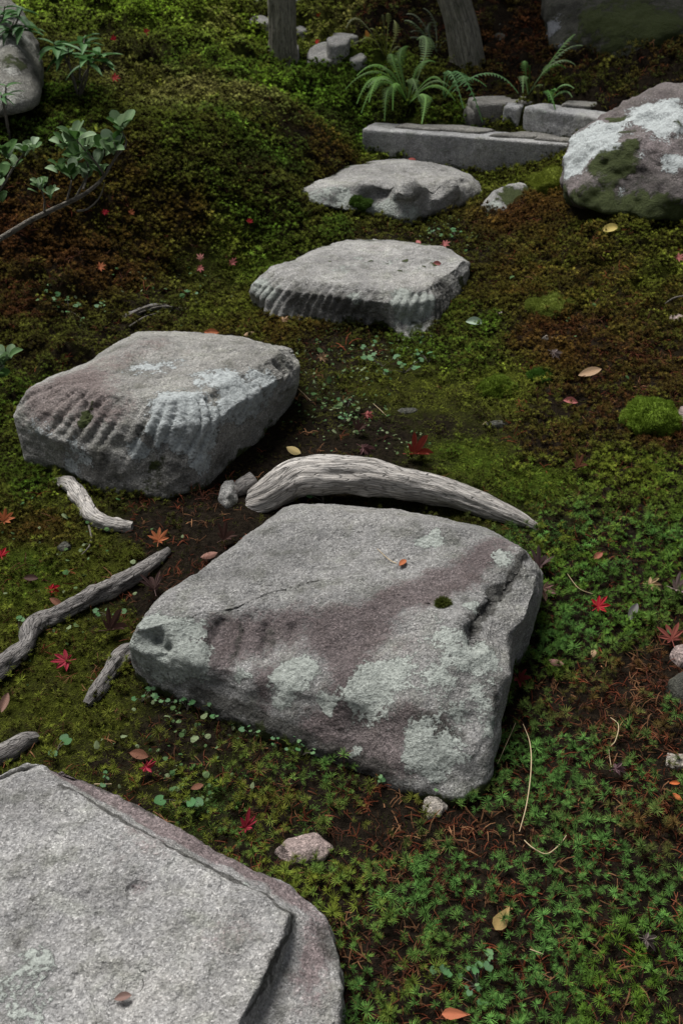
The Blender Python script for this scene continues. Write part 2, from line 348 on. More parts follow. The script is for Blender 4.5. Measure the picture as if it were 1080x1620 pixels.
# ------------------------------------------------------------------ ground sheet
ys = [-6.0]
while ys[-1] < 70:
    y = ys[-1]; ys.append(y + (.3 if y < .3 else max(.012, .0065 * y) if y < 9 else .12 * (y - 8) + .1))
ys = np.array(ys)
us = np.linspace(-1, 1, 300); us = np.sign(us) * (np.abs(us) * .55 + .45 * np.abs(us) ** 5)
X = us[None, :] * (1.7 * np.maximum(ys, 1.2) + 1.0 + np.maximum(0, -ys))[:, None]; Y = np.repeat(ys[:, None], len(us), 1)
Z = ground(X.ravel(), Y.ravel())
GV = np.stack([X.ravel(), Y.ravel(), Z], -1)
zA, zB, zD = zone(GV[:, 0], GV[:, 1])
cover = np.clip(zD[:, 1] * .35 + zD[:, 2] * .7 - zD[:, 0] * .2, 0, 1)
s = NT('mossy_soil')
n1 = s.noise(14, 6, .65); n2 = s.noise(70, 5, .7); n3 = s.noise(260, 3, .6)
soil = s.mix(s.step(n2, .3, .7), (.006, .005, .004), (.022, .017, .012))
grn = s.mix(s.step(n3, .3, .7), s.mix(1, s.attr('tint', out='Color'), (.12, .11, .1), 'MULTIPLY'), s.mix(1, s.attr('tint', out='Color'), (.50, .50, .45), 'MULTIPLY'))
cf = s.step(s.math('ADD', s.attr('cover'), s.math('MULTIPLY', s.math('SUBTRACT', n1, .5), 1.4)), .25, .95)
gc = s.mix(s.math('MULTIPLY', cf, .8), soil, grn)
hh = s.math('ADD', s.math('MULTIPLY', n2, 1.0), s.math('MULTIPLY', n3, .8))
M['soil'] = s.done(gc, .95, s.bump(hh, 1.0, .012), 0.0)
gme = mesh('ground', GV, grid_faces(len(ys), len(us), False), [M['soil']], attrs={'tint': (zA + zB) / 2, 'cover': cover})
g_o = tag(obj('ground', gme), kind='structure')

# ------------------------------------------------------------------ stones built of outline rings
FOOT = []           # footprints in plan, where no moss grows
def find(V, N, px, py):
    x, y, dep = project(V)
    vis = ((V - CAMP) * N).sum(-1) < 0
    d = np.hypot(x - px, y - py) + np.where(vis, 0, 1e4)
    k = np.argsort(d)[:12]; k = k[d[k] < d[k[0]] + 5]
    return V[k[np.argmin(dep[k])]], dep[k[0]]
def along(pts, r, w=1.0):
    out = []
    for (a, b), (c, d) in zip(pts[:-1], pts[1:]):
        n = max(1, int(math.hypot(c - a, d - b) / (r * .55)))
        out += [(a + (c - a) * k / n, b + (d - b) * k / n, r, w) for k in range(n)]
    return out + [(pts[-1][0], pts[-1][1], r, w)]
def blob_field(V, N, blobs, seed, warp=.6, wscale=16, dw=1.0):
    """growth, staining or darkening round given spots, with ragged edges: about 1 inside, below 0 outside"""
    if not len(blobs): return np.full(len(V), -1.0)
    W = V + dw * (np.stack([fbm(V, 22, 3, .6, seed + 40 + i) for i in range(3)], -1) * .022)
    f = np.zeros(len(V))
    for b in blobs:
        c, dep = find(V, N, b[0], b[1]); r = b[2] * dep / FPX
        d = np.linalg.norm(W - c, axis=1) / r; w = b[3] if len(b) > 3 else 1.0
        g = w * np.exp(-(d * .95) ** 2); f = np.maximum(f, g) + .35 * np.minimum(f, g)
    return np.clip(np.where(f > .05, (f - .40) * 1.05 + warp * 1.0 * fbm(V, wscale, 5, .7, seed), -1), -1, 1.2)
def calm(N, top):
    m = N[6:top // 2].mean((0, 1)); m /= np.linalg.norm(m)
    for k in range(top // 3):
        f = (k / (top // 3)) ** .7; N[k] = N[k] * f + m * (1 - f)
    return N / np.linalg.norm(N, axis=-1, keepdims=True)
def grid_normals(G):
    du = np.roll(G, -1, 1) - np.roll(G, 1, 1); dv = np.gradient(G, axis=0)
    N = np.cross(dv, du); N /= np.linalg.norm(N, axis=-1, keepdims=True) + 1e-12
    return N if N[:5, :, 2].mean() > 0 else -N
def ring_stone(name, mat, cols, label, cat='stepping stone', ncol=360, band=26, toprows=60, smooth=5, rough=(.006, 9), ribs=None, bumps=(),
               lichen=(), stain=(), dark=(), mossy=(), center_dz=0.0, group='stepping stones of the garden path', fine=.0022, cut_foot=0.0, seed=1, pits=0.0):
    C = np.array([[at_z(*p) for p in c] for c in cols])                       # columns x rings x 3
    low = C[:, -1].copy(); cen = low.mean(0)
    low[:, :2] = cen[:2] + (low[:, :2] - cen[:2]) * .96; low[:, 2] -= .16
    C = np.concatenate([C, low[:, None]], 1)
    K, NR = C.shape[:2]
    seg = np.linalg.norm(np.roll(C, -1, 0) - C, axis=-1).mean(1); cum = np.concatenate([[0], np.cumsum(seg)])
    t = np.linspace(0, cum[-1], ncol, endpoint=False)
    Cc = np.concatenate([C, C[:1]], 0)
    RG = np.stack([np.stack([np.interp(t, cum, Cc[:, r, k]) for k in range(3)], -1) for r in range(NR)])   # rings x ncol x 3
    top = RG[0]; ctr = top.mean(0); ctr[2] += center_dz
    rows, Vp = [], []
    for k in range(toprows):
        f = (k + .6) / toprows; rows.append(ctr + (top - ctr) * f); Vp.append(f - 1)
    for r in range(NR - 1):
        for k in range(band):
            f = k / band; rows.append(RG[r] * (1 - f) + RG[r + 1] * f); Vp.append(r + f)
    rows.append(RG[-1]); Vp.append(NR - 1.0)
    G = np.array(rows); Vp = np.array(Vp)
    for _ in range(smooth * 8):
        av = (np.roll(G, 1, 1) + np.roll(G, -1, 1)) * .25; av[1:-1] += (G[2:] + G[:-2]) * .25; G[1:-1] = G[1:-1] * .3 + av[1:-1] * .7
        av0 = (np.roll(G[0], 1, 0) + np.roll(G[0], -1, 0)) * .25 + G[1] * .25 + ctr * .25; G[0] = av0
    N = calm(grid_normals(G), toprows)
    D = fbm(G, rough[1], 3, .5, seed) * rough[0] * 1.6 + fbm(G, rough[1] * 4, 4, .6, seed + 3) * rough[0] * .7
    if pits: D -= pits * ss(.25, .6, fbm(G, 22, 3, .5, seed + 9))
    if ribs is not None: D += ribs(G, t[None, :], Vp[:, None])
    G = G + N * D[..., None]; N = calm(grid_normals(G), toprows)
    V = G.reshape(-1, 3); NN = N.reshape(-1, 3)
    for b in bumps:
        c, dep = find(V, NN, b[0], b[1]); q = (V - c) * (np.array(b[4]) if len(b) > 4 else 1)
        d = np.linalg.norm(q, axis=1) / b[2]
        V = V + NN * (b[3] * np.exp(-d ** 2 * 1.5))[:, None]
    G = V.reshape(G.shape); N = calm(grid_normals(G), toprows); NN = N.reshape(-1, 3)
    V = V + NN * (fbm(V, 60, 3, .6, seed + 5) * fine)[:, None]
    at_ = {'lichen': blob_field(V, NN, lichen, seed + 21), 'stain': blob_field(V, NN, stain, seed + 22, .5, 9),
           'dark': blob_field(V, NN, dark, seed + 23, .5, 10), 'mossy': blob_field(V, NN, mossy, seed + 24, .45, 25)}
    # growth close to the soil
    gh = V[:, 2] - ground(V[:, 0], V[:, 1])
    at_['mossy'] = np.maximum(at_['mossy'], .5 - gh / .06 + fbm(V, 12, 3, .5, seed + 30) * .9)
    org = np.array([*cen[:2], gz(cen[0], cen[1])])
    Vo = np.vstack([V, ctr[None] + (V[:ncol].mean(0) - ctr)[None]]) - org
    F = grid_faces(len(G), ncol)
    F += [(len(Vo) - 1, c, (c + 1) % ncol) for c in range(ncol)]
    at_ = {k: np.append(a, a[:ncol].mean()) for k, a in at_.items()}
    me = mesh(name, Vo, F, [M[mat]], attrs=at_)
    bm = bmesh.new(); bm.from_mesh(me); bmesh.ops.recalc_face_normals(bm, faces=bm.faces); bm.to_mesh(me); bm.free()
    GG = V.reshape(G.shape)[2:]; below = GG[..., 2] < ground(GG[..., 0], GG[..., 1]) + .004
    below[-1] = True; kk = below.argmax(0); foot = GG[kk, np.arange(ncol)][:, :2]
    FOOT.append(foot)
    return tag(obj(name, me, None, org), label, cat, group)

def rib_fn(lam, depth, v0, v1, sa, sb, seed, slant=0.0, gate=1.0):
    def f(G, t, v):
        P = G
        ph = t + slant * v + fbm(P, 5, 2, .5, seed) * lam * .55
        ph = ph + .35 * lam * vnoise(np.stack([np.floor(ph / lam) + 0 * v, 0 * ph, 0 * ph], -1) + .5, seed + 8)
        amp = ss(-.55, .35, vnoise(np.stack([np.floor(ph / lam) + 0 * v, 0 * ph + 3.3, 0 * ph], -1) + .5, seed + 9)) * ss(-.35, .25, fbm(P, 9, 3, .5, seed + 4) + .15)
        amp = 1 - gate + gate * amp
        w = .5 - .5 * np.cos(2 * np.pi * ph / lam)
        m = ss(v0 - .12, v0 + .18, v) * (1 - ss(v1 - .5, v1 + .1, v + fbm(P, 7, 2, .5, seed + 1) * .35)) * ss(sa - .03, sa + .03, t) * (1 - ss(sb - .03, sb + .03, t))
        return -depth * amp * (1 - np.sqrt(np.clip(w, 0, 1))) * m * (.75 + .5 * fbm(P, 6, 2, .5, seed + 2))
    return f

# the big blotched stone in the middle
ring_stone('stepping_stone', 'purple', [
  [(214,998,.16),(204,1020,.12),(204,1050,.04)],
  [(248,990,.168),(232,1035,.12),(240,1082,.03)],
  [(325,968,.18),(300,1040,.13),(305,1108,.03)],
  [(420,958,.19),(395,1065,.13),(390,1147,.03)],
  [(505,945,.198),(490,1095,.13),(485,1182,.03)],
  [(600,955,.208),(590,1110,.13),(575,1208,.03)],
  [(680,968,.222),(675,1130,.14),(665,1250,.03)],
  [(728,985,.232),(742,1110,.15),(728,1268,.03)],
  [(746,982,.235),(785,1090,.16),(775,1242,.03)],
  [(752,970,.235),(806,1072,.16),(800,1110,.06)],
  [(776,942,.238),(806,1005,.18),(815,1030,.08)],
  [(802,915,.238),(838,970,.19),(845,990,.10)],
  [(828,888,.238),(852,925,.20),(858,945,.11)],
  [(828,866,.236),(848,890,.2),(856,905,.1)],
  [(760,842,.225),(775,838,.15),(780,842,.06)],
  [(680,826,.225),(690,818,.14),(690,822,.05)],
  [(600,815,.215),(600,806,.13),(600,808,.05)],
  [(520,806,.205),(515,798,.13),(515,800,.05)],
  [(468,802,.20),(455,802,.13),(455,806,.05)],
  [(400,842,.19),(385,848,.12),(385,852,.05)],
  [(330,893,.18),(318,902,.12),(318,908,.05)],
  [(262,940,.175),(246,955,.12),(246,965,.04)]],
  'large tilted stone with pale lichen blotches and purple-brown stains, in the middle of the path',
  ncol=520, band=44, toprows=84, smooth=3, rough=(.007, 7), seed=3, center_dz=-.004, fine=.0026, pits=.004,
  bumps=[(430,1020,.05,-.012,(1,.5,1)),(350,1020,.04,-.012,(1.4,.5,1)),(310,985,.05,.008),(550,1060,.05,.01),(500,1110,.05,-.012),(650,1110,.06,.012),(600,1000,.06,-.008),(450,900,.1,.006),(700,940,.08,-.008),*[(x, y, .022, -.013) for x, y, _, _ in along([(832,884),(800,925),(765,965),(748,990),(752,1020)], 18)], (820,940,.05,-.010),(835,915,.04,-.008),*[(x, y, .012, -.008) for x, y, _, _ in along([(350,975),(330,1040)], 16) + along([(388,975),(372,1050)], 16) + along([(425,980),(415,1040)], 16) + along([(460,985),(455,1030)], 16)],*[(x, y, .016, .006) for x, y, _, _ in along([(600,905),(640,885),(610,850)], 14)],(560,860,.14,-.012,(1,1.3,1)),(640,880,.06,-.008),(590,850,.035,.006),(400,930,.07,.008),(375,955,.05,-.01),(420,985,.05,-.009),(350,1000,.05,-.008),(760,905,.05,.006),
         (770,965,.035,-.014),(745,1005,.03,-.012),(800,940,.04,-.006),(790,1000,.035,-.015),(246,1010,.02,-.03),(262,1022,.015,-.025),(256,1038,.01,-.014),(690,1060,.09,.010),(755,1080,.05,-.014),(640,1200,.06,.010),(560,1150,.05,-.012),(400,1080,.045,.012),(350,1090,.04,-.010),(300,1050,.05,.010),(690,1170,.05,.012),(740,1140,.04,-.012),(600,1100,.03,-.010),(470,1050,.06,.007),(520,1010,.07,-.006),(735,1180,.05,.008),(620,1160,.03,-.006)],
  lichen=[(285,1000,38),(300,1030,30),(240,985,30),(230,1045,38),(310,1065,30),(270,1060,28),(450,1075,30),(470,1050,28),(445,1110,20),(375,1072,14),(595,1080,44),(570,1090,32),(625,1055,26),(520,1115,16),(505,1108,14),
          (660,1170,34),(690,1190,34),(650,1195,20),(690,855,24),(670,855,16),(800,880,22),(745,955,16),(775,1040,26,.8),(760,1090,24,.7),(780,1150,18),(740,1030,36,.6),(700,1000,44,.6),(690,1070,40,.55),(720,1120,30,.5),(690,1225,18),(560,1185,8)],
  stain=along([(350,1010),(420,1000),(500,990),(580,985)], 50, .8) + along([(600,960),(680,930),(750,890),(790,860)], 42, .75) + along([(640,940),(700,920)], 40, .6) + along([(540,1000),(560,1060),(540,1130),(580,1170)], 48, .9) + along([(420,1060),(410,1120)], 30, .6)
    + along([(560,1150),(640,1150),(700,1140)], 34, .8) + along([(330,1000),(345,1060)], 24, .7) + along([(480,1140),(560,1180),(640,1210)], 34, .7) + [(650,1010,40,.6),(620,1060,30,.4)],
  dark=along([(300,1100),(400,1140),(500,1180),(600,1215)], 22, .75) + along([(835,880),(800,925),(765,965),(748,990)], 12, 1.1) + along([(750,1000),(770,1060),(790,1120)], 14, .5) + along([(660,1135),(730,1160)], 22, .7) + along([(345,985),(330,1030)], 9, .7) + along([(385,985),(372,1040)], 9, .7) + along([(425,990),(418,1030)], 8, .6) + [(246,1010,13,1.2),(262,1020,12,1.2),(255,1038,10,1),(750,1240,34,.7),(500,1170,40,.5),(830,940,30,.5),(400,935,20,.5),(560,895,24,.3),(610,905,16,.5)],  # the line down the right ledge groove is shade put into the colour
  mossy=[(700,955,9,.8)])

# the slab at lower left
ring_stone('stepping_stone', 'granite', [
  [(-160,1330,.18),(-180,1325,.155),(-215,1320,.14),(-225,1340,.02)],
  [(-60,1275,.185),(-75,1268,.155),(-110,1255,.14),(-120,1275,.02)],
  [(36,1222,.19),(20,1228,.138),(-20,1238,.14),(-30,1262,.02)],
  [(58,1222,.19),(70,1208,.18),(44,1204,.172),(40,1225,.03)],
  [(92,1242,.19),(108,1230,.138),(140,1240,.13),(146,1262,.03)],
  [(150,1282,.19),(165,1271,.138),(215,1272,.128),(224,1292,.03)],
  [(240,1333,.19),(254,1322,.138),(290,1315,.125),(300,1338,.03)],
  [(330,1380,.19),(344,1369,.138),(380,1362,.122),(392,1388,.03)],
  [(410,1418,.19),(424,1408,.138),(462,1400,.118),(474,1428,.02)],
  [(455,1448,.19),(470,1440,.138),(520,1452,.112),(526,1480,.02)],
  [(448,1478,.19),(466,1480,.138),(536,1510,.105),(540,1540,.02)],
  [(418,1540,.19),(438,1546,.135),(540,1575,.12),(545,1605,.02)],
  [(378,1620,.19),(400,1630,.135),(530,1650,.11),(534,1680,.02)],
  [(330,1740,.19),(355,1748,.15),(420,1770,.1),(425,1800,.02)],
  [(120,1780,.19),(125,1795,.138),(130,1840,.1),(130,1870,.02)],
  [(-200,1620,.18),(-215,1625,.155),(-260,1640,.1),(-265,1660,.02)],
  [(-240,1440,.18),(-255,1440,.155),(-300,1440,.1),(-310,1450,.02)]],
  'pale grey granite slab with a lower ledge along its edge, filling the lower left corner',
  ncol=560, band=26, toprows=110, smooth=1, rough=(.005, 6), seed=14, fine=.0034, pits=.005,
  bumps=[(235,1410,.05,-.007),(210,1555,.06,-.009),(130,1500,.1,-.009),(60,1560,.1,.01),(300,1480,.08,.006),(30,1480,.06,-.008),(190,1580,.03,-.006),(120,1340,.1,.006),(215,1395,.02,-.006)],
  lichen=[(20,1560,70,.55),(70,1600,60,.55),(395,1398,11,.9),(60,1520,30,.5)],
  stain=along([(100,1228),(180,1262),(300,1325),(420,1390),(480,1425)], 26, 1.0) + along([(500,1450),(508,1500),(480,1570)], 34, .6) + [(330,1480,70,.5),(220,1395,14,.9),(250,1330,60,.5),(400,1460,50,.5),(270,1560,40,.4)],
  dark=along([(96,1238),(165,1277),(240,1320),(340,1374),(424,1413),(463,1446),(463,1470),(430,1540),(392,1605)], 9, 1.1) + along([(515,1470),(530,1540)], 30, .6) + along([(110,1222),(250,1290),(400,1370),(490,1410)], 14, .5) + [(20,1490,40,.7),(130,1500,60,.4),(430,1530,26,.6),(410,1590,26,.6),(500,1550,60,.25),(60,1415,14,.6),(200,1440,40,.35),(225,1520,30,.4)],  # thin line along the step paints in the shade of its edge
  mossy=[(528,1560,14,.6)])

# the ribbed block at left
s2 = ring_stone('stepping_stone', 'ribbed', [
  [(93,604,.285),(40,622,.25),(22,660,.19),(38,725,.07)],
  [(115,613,.288),(82,650,.24),(66,690,.18),(72,735,.07)],
  [(157,622,.29),(135,665,.24),(120,708,.17),(125,755,.07)],
  [(220,629,.29),(205,672,.24),(195,718,.17),(185,778,.06)],
  [(273,633,.29),(272,675,.24),(270,715,.17),(262,786,.06)],
  [(312,629,.29),(330,672,.24),(325,712,.17),(328,768,.06)],
  [(340,614,.29),(375,640,.25),(372,675,.18),(362,732,.07)],
  [(385,590,.29),(420,612,.25),(412,645,.18),(400,695,.08)],
  [(425,568,.29),(458,590,.24),(450,622,.19),(440,655,.09)],
  [(444,556,.29),(477,578,.23),(472,605,.19),(465,625,.10)],
  [(432,551,.288),(460,552,.22),(462,552,.16),(462,556,.10)],
  [(380,545,.288),(385,536,.22),(386,534,.16),(386,536,.10)],
  [(300,537,.286),(302,528,.22),(302,526,.16),(302,528,.10)],
  [(225,530,.285),(218,524,.22),(216,524,.16),(214,528,.10)],
  [(160,564,.285),(140,570,.22),(138,574,.16),(136,580,.09)],
  [(105,596,.285),(70,602,.22),(66,610,.16),(64,620,.08)]],
  'broad ribbed block with purplish left end and white lichen patch on its corner',
  ncol=460, band=34, toprows=70, smooth=2, rough=(.009, 7), seed=27, fine=.003, pits=.006,
  ribs=lambda G, t, v: rib_fn(.042, .018, .12, 2.2, -.05, 1.02, 71, .03, .8)(G, t, v) + rib_fn(.05, .014, .3, 2.1, .92, 1.6, 75, .02)(G, t, v),
  bumps=[(135,655,.02,-.016,(1,1,.45)),(155,640,.012,-.01),(100,720,.04,-.014),(190,705,.03,-.016),(320,655,.05,.007),(240,745,.05,-.012),(60,700,.05,-.01),(400,640,.04,.006),(215,570,.12,-.004),(345,625,.02,-.010)],
  lichen=[(290,650,45,1.54),(265,660,34,1.40),(310,680,38,1.40),(285,695,20,1.40),(330,660,22,1.40),(375,620,38,0.98),(400,630,38,0.98),(420,600,27,0.98),(390,650,27,0.84),(360,650,18,0.98),(215,720,22,0.98),(120,715,25,0.84),(60,680,25,0.70),(320,735,29,0.84),(110,740,18,0.98),(240,580,45,0.70),(340,590,40,0.70)],
  stain=[(80,620,60,1.0),(130,600,60,.9),(60,650,50,.7),(180,570,60,.7),(140,630,50,1.0),(230,540,40,.6),(190,650,40,.7),(280,555,40,.4)],
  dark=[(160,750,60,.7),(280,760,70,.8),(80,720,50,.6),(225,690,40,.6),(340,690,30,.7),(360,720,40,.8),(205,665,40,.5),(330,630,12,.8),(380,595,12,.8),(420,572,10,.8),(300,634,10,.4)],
  mossy=[(135,655,11,1.2),(128,668,9,1.1),(145,642,9,1),(255,730,22,.6),(230,760,40,.5)])

# the ribbed stone in the middle distance
ring_stone('stepping_stone', 'path', [
  [(428,424,.245),(400,448,.215),(393,462,.18),(397,474,.12)],
  [(450,432,.248),(432,455,.215),(424,476,.17),(420,500,.12)],
  [(487,441,.25),(475,462,.22),(466,482,.17),(464,504,.12)],
  [(545,452,.25),(536,470,.22),(532,490,.17),(540,512,.12)],
  [(600,458,.25),(598,478,.22),(596,496,.17),(602,512,.12)],
  [(645,460,.25),(645,482,.215),(642,510,.15),(648,538,.11)],
  [(672,455,.25),(686,474,.22),(690,500,.16),(682,536,.11)],
  [(690,443,.25),(708,456,.21),(712,474,.17),(706,502,.12)],
  [(720,424,.25),(735,434,.21),(738,448,.17),(734,470,.12)],
  [(732,411,.25),(746,414,.21),(750,420,.17),(750,436,.13)],
  [(690,397,.25),(698,391,.2),(700,390,.16),(700,392,.13)],
  [(620,386,.248),(622,380,.2),(622,378,.16),(622,380,.13)],
  [(550,383,.246),(545,378,.2),(543,378,.16),(542,381,.13)],
  [(490,404,.245),(478,404,.2),(474,406,.16),(472,410,.13)]],
  'flat topped stone with a finely ribbed front edge, third slab up the path',
  ncol=380, band=24, toprows=50, smooth=1, rough=(.008, 7), seed=41, fine=.003,
  ribs=rib_fn(.038, .020, .25, 3.4, .05, .95, 81, .02, .5),
  bumps=[(560,478,.04,.008),(420,470,.05,.01),(640,490,.05,.008),(470,495,.05,-.012)],
  lichen=[(650,490,27,1.40),(640,475,22,1.40),(662,515,16,1.40),(678,480,13,1.40),(410,455,22,0.98),(430,470,18,0.84),(560,475,16,0.70),(560,420,67,0.35),(640,420,56,0.35)],
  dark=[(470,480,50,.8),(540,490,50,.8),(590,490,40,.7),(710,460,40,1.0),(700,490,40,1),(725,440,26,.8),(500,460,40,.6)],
  stain=[(600,390,30,.4)],
  mossy=[(585,412,6),(612,416,5),(640,412,8),(630,425,5),(690,418,8),(560,408,4),(525,412,4),(730,450,24,.8),(560,506,26,.6),(670,420,5)])

# the knobbly stone
ring_stone('stepping_stone', 'path', [
  [(500,288,.35),(470,301,.335),(449,312,.315),(452,322,.25)],
  [(535,295,.355),(512,310,.325),(498,324,.29),(500,334,.22)],
  [(570,292,.36),(560,315,.31),(556,334,.27),(558,350,.19)],
  [(605,290,.365),(600,316,.30),(596,335,.25),(598,356,.18)],
  [(640,296,.365),(636,320,.30),(640,348,.24),(648,366,.18)],
  [(672,294,.36),(676,318,.30),(680,338,.24),(680,352,.18)],
  [(706,288,.35),(716,308,.30),(722,324,.25),(722,338,.19)],
  [(732,280,.335),(750,292,.30),(762,304,.26),(764,318,.2)],
  [(722,271,.34),(744,276,.30),(758,288,.26),(762,300,.2)],
  [(670,259,.355),(680,256,.3),(684,257,.25),(684,262,.2)],
  [(600,256,.355),(600,252,.3),(600,252,.25),(600,256,.2)],
  [(550,264,.345),(538,264,.3),(534,266,.25),(532,272,.2)],
  [(515,280,.33),(500,284,.29),(494,288,.25),(492,295,.2)]],
  'knobbly grey stone with lumps on its front and a moss pad, just below the steps',
  ncol=320, band=22, toprows=44, smooth=2, rough=(.009, 6), seed=55, fine=.003,
  bumps=[(645,308,.075,.055),(632,312,.035,.02),(603,302,.055,-.05),(585,312,.045,-.035),(545,300,.07,-.02),(690,292,.05,-.045,(1,1,1)),(715,298,.06,.035),(680,318,.05,-.02),(570,290,.05,.012),(520,303,.06,.012),(660,330,.04,.012),(735,285,.03,-.014),(622,290,.03,-.012),(590,275,.1,.006)],
  lichen=[(610,330,20,.9),(590,330,16,.9),(640,345,18,.7),(540,310,30,.7),(500,312,26,.6),(660,345,16,.6),(600,270,60,.2),(560,340,14,.8)],
  dark=[(660,315,20,.6),(690,325,30,.5),(600,298,12,.6),(720,320,30,.6),(690,285,10,.6),(665,360,26,.6)],
  mossy=[(568,318,9,.9)])

# ------------------------------------------------------------------ rocks from their corner points (a rounded hull)
def rock(name, mat, pts, label=None, cat='rock', group=None, p=14, subdiv=5, rough=(.012, 6), seed=1, lichen=(), stain=(), dark=(), mossy=(),
         foot=True, fine=.002, parent=None, soilgrow=True, kind=None):
    P = np.array(pts, float); cen = P.mean(0)
    bm = bmesh.new()
    for q in P: bm.verts.new(q)
    bmesh.ops.convex_hull(bm, input=bm.verts); bm.normal_update()
    pl = []
    for f in bm.faces:
        n = np.array(f.normal); h = float(np.dot(n, np.array(f.verts[0].co) - cen))
        if h < 0: n, h = -n, -h
        if h > 1e-5: pl.append((n, h))
    bm.free()
    Nn = np.array([a for a, _ in pl]); Hh = np.array([b for _, b in pl])
    bm = bmesh.new(); bmesh.ops.create_icosphere(bm, subdivisions=subdiv, radius=1)
    dirs = np.array([v.co[:] for v in bm.verts]); F = [[v.index for v in f.verts] for f in bm.faces]; bm.free()
    size = P.max(0) - P.min(0); dirs = dirs * size; dirs /= np.linalg.norm(dirs, axis=1, keepdims=True)
    q = np.clip(dirs @ Nn.T, 0, None) / Hh[None]
    r = (q ** p).sum(1) ** (-1 / p)
    V = cen + dirs * r[:, None]
    g = np.clip(np.abs(V - cen) / (size / 2), 0, 2)
    V = V + dirs * (fbm(V, rough[1], 3, .5, seed) * rough[0] * 1.6 + fbm(V, rough[1] * 4, 4, .6, seed + 3) * rough[0] * .7 + fbm(V, 60, 2, .6, seed + 6) * fine)[:, None]
    a_ = {'lichen': blob_field(V, dirs, lichen, seed + 21), 'stain': blob_field(V, dirs, stain, seed + 22, .5, 9),
          'dark': blob_field(V, dirs, dark, seed + 23, .5, 10), 'mossy': blob_field(V, dirs, mossy, seed + 24, .45, 22)}
    if soilgrow:
        gh = V[:, 2] - ground(V[:, 0], V[:, 1]); a_['mossy'] = np.maximum(a_['mossy'], .4 - gh / .06 + fbm(V, 10, 3, .5, seed + 30) * .6)
    org = np.array([cen[0], cen[1], max(gz(cen[0], cen[1]), P[:, 2].min())])
    if parent is not None: org = np.array(parent.location)
    me = mesh(name, V - org, F, [M[mat]], attrs=a_)
    if foot:
        lo = V[V[:, 2] < cen[2] + size[2] * .1]
        ang = np.arctan2(lo[:, 1] - cen[1], lo[:, 0] - cen[0]); bins = np.linspace(-np.pi, np.pi, 25); out = []
        for k in range(24):
            s_ = lo[(ang >= bins[k]) & (ang < bins[k + 1])]
            if len(s_): out.append(s_[np.argmax(np.hypot(s_[:, 0] - cen[0], s_[:, 1] - cen[1])), :2])
        if len(out) > 3: FOOT.append(cen[:2] + (np.array(out) - cen[:2]) * .93)
    if parent is not None: return obj(name, me, parent)
    return tag(obj(name, me, None, org), label, cat, group, kind)
def slab_pts(top, z, thick, y_up=None):
    out = []
    for t in top:
        a = at_z(t[0], t[1], t[2] if len(t) > 2 else z); out.append(a); out.append(a - np.array([0, 0, thick]))
    return out

# boulder on the right bank
bp = [at_y(884,268,4.25), at_y(892,235,4.35), at_y(925,198,4.45), at_y(985,158,4.6), at_y(1050,133,4.7), at_y(1100,128,4.8), at_y(1190,200,4.6), at_y(1215,300,4.4),
      at_y(900,335,3.98), at_y(1010,350,3.85), at_y(1130,360,3.9), at_y(960,230,4.12), at_y(1060,195,4.15), at_y(940,300,4.0), at_y(1100,290,3.92),
      at_y(950,220,5.0), at_y(1120,200,5.1), at_y(900,310,4.8), at_y(1190,330,4.9)]
rock('boulder', 'boulder', bp, 'rounded dark boulder with big white lichen patches, on the right bank', 'boulder', p=34, subdiv=6, rough=(.045, 3.4), seed=9, fine=.005,
     lichen=[(935,212,44,1.4),(912,242,30,1.4),(900,262,18,1.2),(955,200,26,1.2),(955,228,24,1.2),(1040,165,46,1.3),(1020,182,34,1.2),(1075,155,44,1.3),(1050,195,30,1.2),(1005,165,16,.9),(1065,250,18,1.3),(960,270,6),(1010,240,10,.6),(925,265,8,.6),(985,300,12,.5)],
     stain=[(920,265,20,.8),(990,200,30,.6),(1030,220,60,.6),(900,290,20,.7),(980,260,40,.4)], dark=[(1000,300,60,.7),(940,310,40,.8),(1060,290,60,.6)],
     mossy=[(975,185,18,1.1),(985,205,16,1),(995,225,18,.9),(965,178,12),(960,255,30,1),(985,250,30,.9),(940,250,18,.8),(1010,310,40,.6),(950,300,40,.6),(1070,190,14,.8),(890,300,20,.8)] + along([(895,318),(960,335),(1030,340),(1080,340)], 20, .9))
rock('rock', 'path', [at_y(752,335,4.7), at_y(775,305,4.72), at_y(800,288,4.8), at_y(830,285,4.9), at_y(850,320,4.75), at_y(800,345,4.55), at_y(760,345,4.6), at_y(830,300,5.05), at_y(770,320,4.9), at_y(840,345,4.6)],
     'small half-buried rock with one white patch, between the knobbly stone and the boulder', 'rock', subdiv=4, seed=33, rough=(.008, 8), lichen=[(778,318,14,1.2),(770,325,10)], dark=[(790,295,16,.6)], mossy=[(810,310,26,1),(825,300,26)])
# top-left boulder and back rocks
tl = [at_y(-60,60,4.98), at_y(-10,-20,5.28), at_y(45,5,5.28), at_y(62,70,5.08), at_y(70,130,4.78), at_y(60,175,4.48), at_y(0,200,4.33), at_y(-70,190,4.48), at_y(20,90,4.63), at_y(-30,120,4.58),
      at_y(50,60,5.78), at_y(-60,40,5.78), at_y(60,140,5.58), at_y(-80,160,5.58)]
M['cornerrock'] = stone_mat('corner_stone', (.12, .117, .10), (.24, .235, .21), lichenc=(.34, .34, .31))
rock('boulder', 'cornerrock', tl, 'grey brown boulder half hidden by a leafy plant, in the upper left corner', 'boulder', subdiv=5, rough=(.03, 4), seed=61,
     lichen=[(20,60,26,.8),(45,62,16,.9),(15,110,22,.7),(10,150,30,.7),(50,5,14)], dark=[(60,120,30,.9),(40,90,14,.9),(30,180,20,.6)], mossy=[(20,95,26,.8),(40,100,16,.8)])
